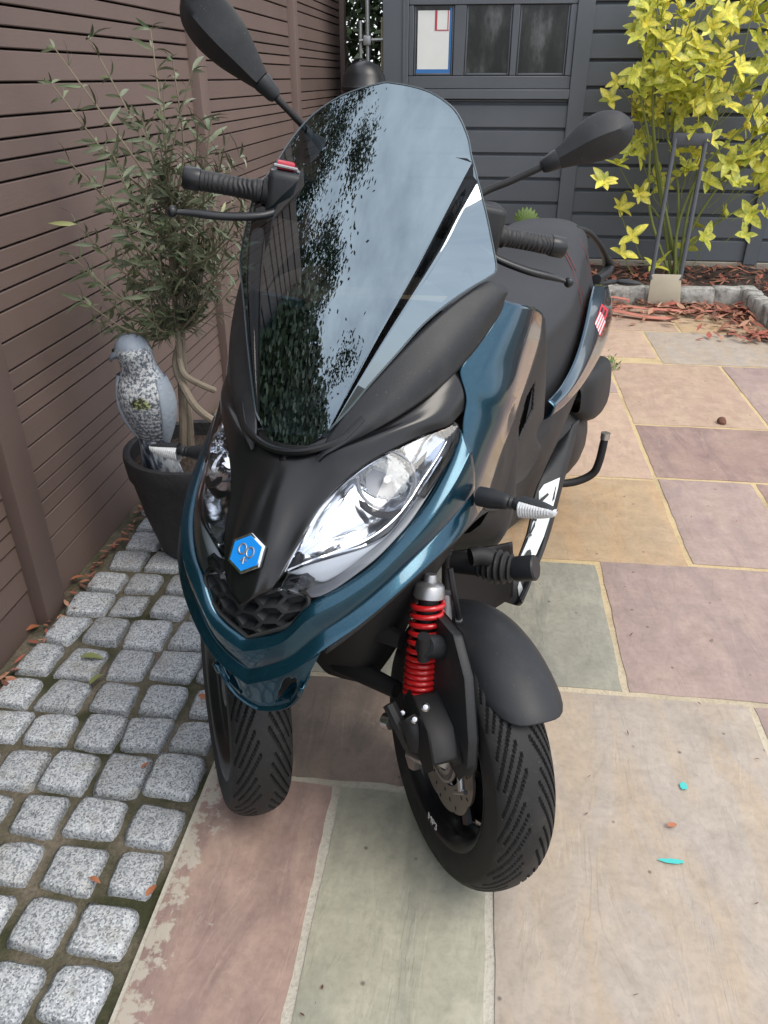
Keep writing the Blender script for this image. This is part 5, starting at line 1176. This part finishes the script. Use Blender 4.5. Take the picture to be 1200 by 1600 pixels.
# red shocks
def shock(a, b, side, par):
    ax = (b-a); Ln = ax.length; d = ax.normalized(); mm = aim(a, d, Vector((0, 1, 0)))
    MB().lathe([(0, -.012), (.010, -.012), (.012, -.004), (.012, .0), (.022, .004), (.025, .008), (.0265, .026), (.024, .028), (.0, .030)], mm, 28).obj('shock_cap', M_ALU, scooter, sharp=35)
    MB().lathe([(0.0, .03), (.017, .03), (.017, Ln-.03), (.0, Ln-.03)], mm, 18).obj('damper', M_BLACK, scooter, sharp=35)
    n = 420; pts = []; turns = 13.5; z0, z1 = .034, Ln-.036
    for i in range(n):
        t = i/(n-1)
        zt = t/.62*.56 if t < .0 else (1-(1-t)**1.0)
        # open coils on top, tight coils low down
        q = t*turns; zz_ = q/6.2*.56 if q < 6.2 else .56+(q-6.2)/(turns-6.2)*.44
        pts.append(mm @ Vector((.0252*math.cos(q*6.2832), .0252*math.sin(q*6.2832), z0+(z1-z0)*zz_)))
    MB().tube(pts, .0048, 7).obj('spring', M_RED, scooter, sharp=80)
    MB().lathe([(0, Ln-.034), (.027, Ln-.034), (.028, Ln-.024), (.022, Ln-.02), (.018, Ln+.0), (.0, Ln)], mm, 24).obj('shock_foot', M_ALU, scooter, sharp=35)
    return mm, Ln
sa, sb = L(672, 908, u=.185), L(652, 1118, u=.188)
mm, Ln = shock(sa, sb, 1, scooter)
def V2(x, y, u): return L(x, y, u=u)
MB().tube([V2(698, 926, .205), V2(694, 978, .205)], .0125, 14).obj('reservoir', M_ALU, scooter); MB().tube([V2(672, 986, .195), V2(695, 984, .205)], .007, 10).obj('reservoir_clamp', M_ALU, scooter)
MB().tube([V2(663, 1010, .215), V2(676, 1010, .22), V2(690, 1012, .222), V2(712, 1014, .222), V2(720, 1015, .222)], [.017, .020, .020, .017, .016], 16).obj('tilt_lock', M_MATTE, scooter, sharp=40)
MB().lathe([(0, .0), (.005, .0), (.006, .004), (0, .005)], aim(V2(720, 1015, .222), V2(730, 1016, .222)-V2(720, 1015, .222)), 14).obj('bolt', M_STEEL, scooter)
MB().tube([V2(662, 994, .215), V2(662, 1030, .213)], .0105, 10).obj('lock_bracket', M_BLACK, scooter)
MB().tube([V2(690, 1030, .208), V2(690, 1050, .207)], [.010, .009], 12).obj('rod_sleeve', M_ALU, scooter); MB().tube([V2(690, 1045, .207), V2(682, 1105, .206)], .0045, 10).obj('lock_rod', M_CHROME, scooter)
MB().tube([V2(678, 1098, .206), V2(676, 1120, .206)], [.009, .011], 12).obj('rod_eye', M_ALU, scooter); MB().tube(cr([V2(700, 1085, .21), V2(706, 1100, .21), V2(702, 1122, .205)], 8), [.012]*8, 10).obj('lug', M_ALU, scooter)
MB().tube(cr([V2(703, 888, .21), V2(710, 930, .222), V2(718, 970, .226), V2(720, 1000, .224)], 20), .0055, 8).obj('hose', M_BLACK, scooter); MB().tube(cr([V2(717, 968, .2265), V2(719, 985, .2265), V2(719, 1002, .2255)], 8), .0066, 8).obj('hose_sleeve', M_ALU, scooter)
MB().tube(cr([V2(718, 1028, .222), V2(708, 1040, .217), V2(694, 1038, .21)], 10), .0035, 8).obj('pipe', M_ALU, scooter)
# hydraulic brake caliper, hoses and lower arm
WRI = WR.matrix_local.inverted()
def LW(x, y, wx):                              # pixel -> point on the wheel-space plane x = wx
    o_ = WRI @ CAML; r = WRI.to_3x3() @ ray(x, y); t = (wx-o_.x)/r.x; return WR.matrix_local @ (o_+r*t)
TWp = lambda x, y, u: LW(x, y, -.075-(.225-u)*1.2)
MB().tube(cr([TWp(640, 1120, .175), TWp(650, 1140, .18), TWp(655, 1165, .185)], 8), .020, 10).obj('lower_arm', M_BLACK, scooter); MB().tube([TWp(602, 1125, .15), TWp(612, 1128, .155)], .0135, 12).obj('arm_bolt', M_STEEL, scooter)
MB().tube(cr([TWp(608, 1100, .155), TWp(625, 1135, .165), TWp(640, 1165, .18)], 10), .012, 8).obj('linkage', M_BLACK, scooter)
cal = MB(); cal.tube(cr([TWp(640, 1160, .20), TWp(665, 1172, .205), TWp(690, 1178, .21)], 8), [.014, .017, .019, .02, .02, .019, .017, .015], 12); cal.obj('caliper', M_BLACK, scooter)
MB().tube([TWp(640, 1176, .205), TWp(662, 1186, .21), TWp(676, 1186, .212)], [.009, .011, .008], 10).obj('caliper_casting', M_ALU, scooter)
MB().tube([TWp(690, 1168, .225), TWp(698, 1180, .225), TWp(694, 1192, .224)], [.012, .016, .012], 12).obj('caliper_casting', M_ALU, scooter)
MB().tube(cr([TWp(650, 1150, .225), TWp(690, 1158, .235), TWp(712, 1178, .24), TWp(718, 1205, .24)], 18), .0075, 10).obj('brake_hose', M_MATTE, scooter); MB().tube([TWp(718, 1198, .243), TWp(721, 1235, .243)], .0065, 10).obj('hose_end', M_ALU, scooter); MB().tube([TWp(712, 1238, .243), TWp(727, 1238, .243)], .0045, 8).obj('hose_bolt', M_STEEL, scooter)
M_YEL = simple('paint_mark_yellow', (.55, .55, .12), .5)
for x, y, u in ((648, 1124, .214), (645, 1136, .213), (629, 1114, .19), (665, 1105, .212)): MB().lathe([(0, -.004), (.0065, -.004), (.007, .0), (.004, .004), (0, .0045)], aim(LW(x, y, -.138), -ray(x, y)), 10).obj('bolt', M_STEEL if x != 645 else M_YEL, scooter)
# dark suspension tower and arms between the wheels
tw_ = []
for (z_, w_, v0, v1) in ((.30, .06, .12, .30), (.40, .10, .08, .36), (.50, .15, .06, .42), (.58, .19, .06, .46), (.66, .21, .07, .5)):
    tw_.append([Vector((w_*math.copysign(abs(math.cos(a))**.5, math.cos(a)), (v0+v1)/2+(v1-v0)/2*math.copysign(abs(math.sin(a))**.5, math.sin(a)), z_)) for a in [6.2832*i/24 for i in range(24)]])
MB().grid(dense(tw_, 24, 16), cu=True).obj('front_frame', M_BLACK, scooter, sharp=60)
for z_, v_ in ((.45, .12), (.34, .12)):
    a, b = WR.matrix_local @ Vector((-.11, .07, z_-.24)), WL.matrix_local @ Vector((.10, .07, z_-.24)); MB().tube([b, Vector((0, v_, z_)), a], [.016, .022, .016], 10).obj('parallel_arm', M_BLACK, scooter)
# left hand shock and leg (mirror side, mostly hidden)
W = WL.matrix_local
shock(W @ Vector((.10, .03, .36)), W @ Vector((.10, -.01, .11)), -1, scooter)
m = MB(); pts = [(.058, .07, .25), (.058, .00, .25), (.060, -.050, .20), (.064, -.07, .10), (.066, -.06, .0), (.066, -.01, -.03), (.066, .05, .08)]; n = len(pts); m.add([Vector(p) for p in pts]+[Vector(p)+Vector((.022, 0, 0)) for p in pts], [tuple(range(n))[::-1], tuple(range(n, 2*n))]+[(i, (i+1) % n, n+(i+1) % n, n+i) for i in range(n)]); m.obj('leg_cover', M_TRIM, scooter, mw=W.copy(), bevel=.004)
# dark liner behind the front wheel
ln = [[L(690, 862, v=.36), L(730, 858, v=.40), L(770, 852, v=.44), L(800, 846, v=.46)], [L(690, 915, v=.37), L(730, 905, v=.42), L(770, 898, v=.46), L(802, 890, v=.48)], [L(690, 985, v=.38), L(730, 970, v=.43), L(768, 950, v=.47), L(800, 930, v=.49)]]
o = MB().grid(dense(ln, 16, 14)).obj('wheel_arch_liner', M_BLACK, scooter); md = o.modifiers.new('t', 'SOLIDIFY'); md.thickness = .006
# steering gaiter and tube
ga, gb, gc = L(748, 882, v=.30), L(806, 889, v=.30), L(838, 887, v=.30); gd = (gb-ga).normalized(); gl = (gb-ga).length
prof = []
for i in range(33):
    t = i/32; prof.append((.020+.010*math.sin(math.pi*t)+.0035*math.sin(t*2*math.pi*6), t*gl))
MB().lathe(prof, aim(ga, gd), 24).obj('gaiter', M_RUB, scooter, sharp=80); MB().lathe([(0, -.004), (.022, -.002), (.0235, .002), (.0235, (gc-gb).length-.003), (.021, (gc-gb).length), (0, (gc-gb).length)], aim(gb, gc-gb), 28).obj('sleeve', M_MATTE, scooter, sharp=35); MB().tube([ga-gd*.05, ga+gd*.01], .022, 14).obj('steering_joint', M_BLACK, scooter)
MB().tube(cr([L(735, 870, v=.26), L(748, 868, v=.27), L(765, 872, v=.28)], 8), .017, 10).obj('steering_joint', M_BLACK, scooter)
# ---------------------------------------------------------------- front indicators
M_INDL = m_clear('indicator_lens', (.82, .84, .86), 1.6, .12)
for s in (1, -1):
    a, b, e = L(757, 777, u=.262), L(815, 789, u=.325), L(871, 800, u=.383); a, b, e = [Vector((s*p.x, p.y, p.z)) for p in (a, b, e)]
    ind = MB().tube(cr([a-(b-a)*.15, a, a.lerp(b, .55), a.lerp(b, .75), b], 16), [.016]*6+[.0145, .013, .012, .011, .0085, .0108, .0085, .0108, .009, .009], 14).obj('front_indicator', M_MATTE, scooter, sharp=50)
    d = (e-b); n_ = 30; rows = []; upv = Vector((0, .15, 1)); fwd = d.cross(upv).normalized()*(-s); fwd = fwd if fwd.y < 0 else -fwd
    for i in range(n_):
        t = i/(n_-1); wz = .0175*(1-t)**.36+.0005; wf = .016*(1-t)**.4+.0005; c = b+d*t
        rows.append([c+upv*wz*math.sin(q)*(.55 if math.sin(q) > 0 else 1.15)+fwd*wf*math.cos(q)*(1+(.05 if i % 2 else -.05)) for q in [6.2832*k/20 for k in range(20)]])
    MB().grid(rows, cu=True).obj('indicator_lens', simple('indicator_white', (.62, .63, .64), .18, coat=.8, grain=.6, gscale=160, bd=.003), ind, sharp=35)
    MB().tube([p for p in [b+d*t+upv*(.0095*(1-t)**.55) for t in (0, .3, .6, .9, .99)]], [.010, .010, .009, .006, .002], 10, flat=.45).obj('indicator_cap', M_MATTE, ind)
# ---------------------------------------------------------------- handlebar
rho, dlt = R(25), R(33); BAR = Matrix.Translation((-.006, .41, 1.096)) @ Matrix.Rotation(dlt, 4, Vector((0, math.sin(rho), math.cos(rho)))) @ Matrix.Diagonal((.93, 1, 1, 1))
hb = empty('handlebar', parent=scooter); hb.matrix_local = BAR
MB().tube(cr([Vector(p) for p in ((-.21, 0, .0), (-.12, -.005, .015), (0, -.01, .02), (.12, -.005, .015), (.21, 0, .0))], 24), [.02]*24, 12).obj('bar_tube', M_BLACK, hb)
cov = [[Vector((x_, .0+w_*math.cos(a), .012+h_*math.sin(a))) for a in [6.2832*i/20 for i in range(20)]] for x_, w_, h_ in ((-.13, .03, .03), (-.09, .05, .042), (0, .06, .05), (.09, .05, .042), (.13, .03, .03))]
MB().grid(dense(cov, 20, 20), cu=True).obj('bar_cover', M_BLACK, hb)
def m_grip():
    m, nt, b = base_mat('grip_rubber', (.018, .018, .019), .55); v = coords(nt, (1, 1, 1)); wv_ = N(nt, 'ShaderNodeTexWave', Scale=38.0, Distortion=7.0, Detail=1.0); nt.links.new(v, wv_.inputs['Vector']); bump(nt, b, wv_.outputs['Fac'], .6, .002); return m
M_GRIP = m_grip()
for s in (1, -1):
    X = lambda x_: s*x_
    lathex = lambda prof: MB().lathe(prof, aim((0, 0, 0), (s, 0, 0)), 24)
    lathex([(.0, .222), (.0185, .222), (.0195, .226), (.0195, .236), (.0165, .24), (.0160, .28), (.0165, .325), (.0170, .330), (.0, .330)]).obj('grip', M_GRIP, hb, sharp=40)
    lathex([(.0, .329), (.0155, .3295), (.0180, .331), (.0185, .334), (.0185, .357), (.016, .3605), (.0, .361)]).obj('bar_end', M_BLKPL, hb, sharp=40)
    lathex([(.0, .14), (.021, .14), (.026, .15), (.0265, .205), (.023, .22), (.0, .22)]).obj('switch_housing', M_BLACK, hb, sharp=40)
    pd_ = MB().box((-.035, -.030, -.038), (.035, .028, .036)) if s < 0 else MB().box((-.05, -.036, -.052), (.046, .034, .046)); pd_.obj('switch_pod', M_MATTE, hb, Vector((X(.178), .0, .004)), bevel=.012, seg=3)
    lv = cr([Vector((X(.185), -.030, -.018)), Vector((X(.22), -.046, -.030)), Vector((X(.28), -.050, -.040)), Vector((X(.335), -.048, -.044)), Vector((X(.365), -.050, -.047))], 20)
    MB().tube(lv, [.008]*6+[.0085]*8+[.0075, .007, .006, .0055, .005, .005], 10, flat=.8).obj('brake_lever', M_BLKPL, hb, sharp=60)
    bm = bmesh.new(); bmesh.ops.create_uvsphere(bm, u_segments=14, v_segments=10, radius=.0095); me = bpy.data.meshes.new('lever_ball'); bm.to_mesh(me); bm.free(); me.materials.append(M_BLKPL); me.polygons.foreach_set('use_smooth', [True]*len(me.polygons)); link('lever_ball', me, hb, Vector((X(.369), -.050, -.047)))
MB().box((-.016, -.012, .0), (.016, .012, .012)).obj('kill_switch', simple('red_button', (.45, .03, .05), .4), hb, Vector((-.185, .0, .041)), bevel=.003)
MB().tube([Vector((-.20, -.014, .036)), Vector((-.21, -.014, .04)), Vector((-.205, -.014, .047)), Vector((-.165, -.014, .046)), Vector((-.16, -.014, .038))], .0025, 6).obj('switch_bezel', M_ALU, hb)
# ---------------------------------------------------------------- mirrors
def mirror(stem, tipp, wdt, dep, sidev, name):
    st = [L(x, y, v=v) for x, y, v in stem]; e = empty('mirror', parent=scooter)
    n = len(st); MB().tube(cr(st[:-1], 20), .0062, 10).obj('stem', M_BLACK, e)
    a, b = st[-2], st[-1]; MB().tube([a, a.lerp(b, .15), a.lerp(b, .85), b], [.0095, .0125, .0165, .0165], 14, flat=1.0).obj('collar', M_MATTE, e, sharp=45)
    tp_ = L(*tipp[:2], v=tipp[2]); ax = (tp_-b); sd_ = (L(*sidev[:2], v=b.y)-L(*sidev[2:], v=b.y)); sd_ = (sd_-ax*sd_.dot(ax)/ax.length_squared).normalized(); dv = ax.cross(sd_).normalized(); dv = dv if dv.y < 0 else -dv
    rows = []
    for i in range(30):
        t = i/29; w_ = herm(wdt, t); d_ = herm(dep, t); of_ = herm([(0, 0), (.5, .004), (1, 0)], t); c = b+ax*t+sd_*of_
        rr = []
        for k in range(32):
            q = 6.2832*k/32; cs, sn = math.cos(q), math.sin(q)
            # faceted back: ridge along the middle
            dd = d_*(1-abs(cs))**.8 if sn > 0 else d_*.35*(1-abs(cs)**4)
            rr.append(c+sd_*w_*cs+dv*(dd if sn > 0 else -dd))
        rows.append(rr)
    MB().grid(rows, cu=True).obj('housing', M_MATTE, e, sharp=50)
    return e
mirror([(520, 262, .47), (498, 225, .45), (462, 184, .42), (432, 153, .40), (408, 126, .39)], (284, -8, .36), [(0, .018), (.15, .028), (.4, .043), (.65, .048), (.85, .039), (.95, .024), (1, .003)], [(0, .016), (.2, .024), (.5, .034), (.8, .026), (1, .003)], (400, 40, 300, 100), 'l')
mirror([(735, 330, .50), (752, 303, .53), (800, 282, .56), (846, 261, .58), (872, 248, .59)], (990, 194, .63), [(0, .017), (.15, .023), (.4, .034), (.65, .038), (.85, .030), (.95, .018), (1, .003)], [(0, .016), (.2, .022), (.5, .032), (.8, .024), (1, .003)], (920, 190, 940, 250), 'r')
# ================================================================ TREES AND ADDED IVY OUT OF FRAME, SHAPED FOR THEIR REFLECTIONS IN THE SCREEN AND PAINT
def m_leafy(name, c1, c2):
    m, nt, b = base_mat(name, c1, .5); v = coords(nt, (1, 1, 1), True); nt.links.new(mixc(nt, noise_t(nt, v, 3, 4), c1, c2), b.inputs['Base Color']); return m
M_HEDGE = m_leafy('dark_leaves', (.025, .045, .018), (.06, .09, .03))
def tree(loc, h, crown, n, seed, lab, cat='tree', leaf=.09):
    rs = random.Random(seed); t = tag(empty('garden_tree', loc), lab, cat)
    MB().tube(cr([Vector((0, 0, -.1)), Vector((.05, 0, h*.4)), Vector((-.05, .05, h*.8))], 8), [.10, .09, .08, .07, .06, .05, .04, .03], 8).obj('trunk', M_BARKO, t)
    m = MB(); cl = [(Vector((rs.gauss(0, crown*.45), rs.gauss(0, crown*.45), h*.58+rs.gauss(0, h*.17))), rs.uniform(.35, .6)*crown*.8) for _ in range(60)]
    for c, r_ in cl[:8]: m.tube([Vector((0, 0, h*.4)), c], [.025, .008], 5)
    m.obj('limbs', M_BARKO, t); m = MB()
    for _ in range(n):
        c, r_ = rs.choice(cl); p = c+Vector((rs.gauss(0, 1), rs.gauss(0, 1), rs.gauss(0, 1)))*r_*.40; a = Vector((rs.gauss(0, 1), rs.gauss(0, 1), rs.gauss(0, 1))).normalized()*leaf*rs.uniform(.6, 1.2); b = a.orthogonal().normalized()*leaf*.4
        m.add([p-a, p-b, p+a, p+b], [(0, 1, 2, 3)])
    m.obj('crown', M_HEDGE, t, fix=False); return t
tree((-2.75, 2.6, 0), 5.6, .95, 20000, 1, 'tallest dark leafy tree rising behind the brown fence', leaf=.034)
tree((-2.65, 1.1, 0), 4.6, .9, 20000, 2, 'middle dark leafy tree behind the brown fence', leaf=.034)
tree((-2.65, -.4, 0), 3.6, .9, 18000, 3, 'shorter dark leafy tree at the near end behind the brown fence', leaf=.034)
hd = tag(empty('hedge', (-.5, 8.2, 0)), 'dark green hedge seen through the gap beside the garage', 'hedge'); rs = random.Random(8); m = MB()
for _ in range(9000):
    p = Vector((rs.uniform(-1.4, .4), rs.gauss(0, .25), rs.uniform(0, 2.4))); a = Vector((rs.gauss(0, 1), rs.gauss(0, 1), rs.gauss(0, 1))).normalized()*.06*rs.uniform(.6, 1.2); b = a.orthogonal().normalized()*.025; m.add([p-a, p-b, p+a, p+b], [(0, 1, 2, 3)])
m.obj('foliage', M_HEDGE, hd, fix=False); MB().tube([(0, .1, -.1), (0, .1, 1.6)], .03, 6).obj('stem', M_BARKO, hd)

reflection_ivy = tag(empty('reflection_ivy', (-1.1, .1, 0)), 'dark green ivy added out of sight on the near stretch of fence', 'reflection_ivy'); rs = random.Random(11); m = MB()  # unseen leaves added on the fence to darken the screen's left reflection
for _ in range(22000):
    p = Vector((abs(rs.gauss(0, .035)), rs.uniform(-1.8, 1.05), rs.uniform(.0, 1.95))); a = Vector((rs.gauss(0, .5), rs.gauss(0, 1), rs.gauss(0, 1)-.4)).normalized()*.026*rs.uniform(.6, 1.2); b = a.cross(Vector((1, rs.gauss(0, .4), rs.gauss(0, .4)))).normalized()*.017; m.add([p-a, p-b, p+a, p+b], [(0, 1, 2, 3)])
o = m.obj('foliage', M_HEDGE, reflection_ivy, fix=False)
MB().tube(cr([Vector((0, 0, -.05)), Vector((0, .1, .8)), Vector((.0, -.2, 1.7))], 10), .012, 6).obj('stem', M_BARKO, reflection_ivy)
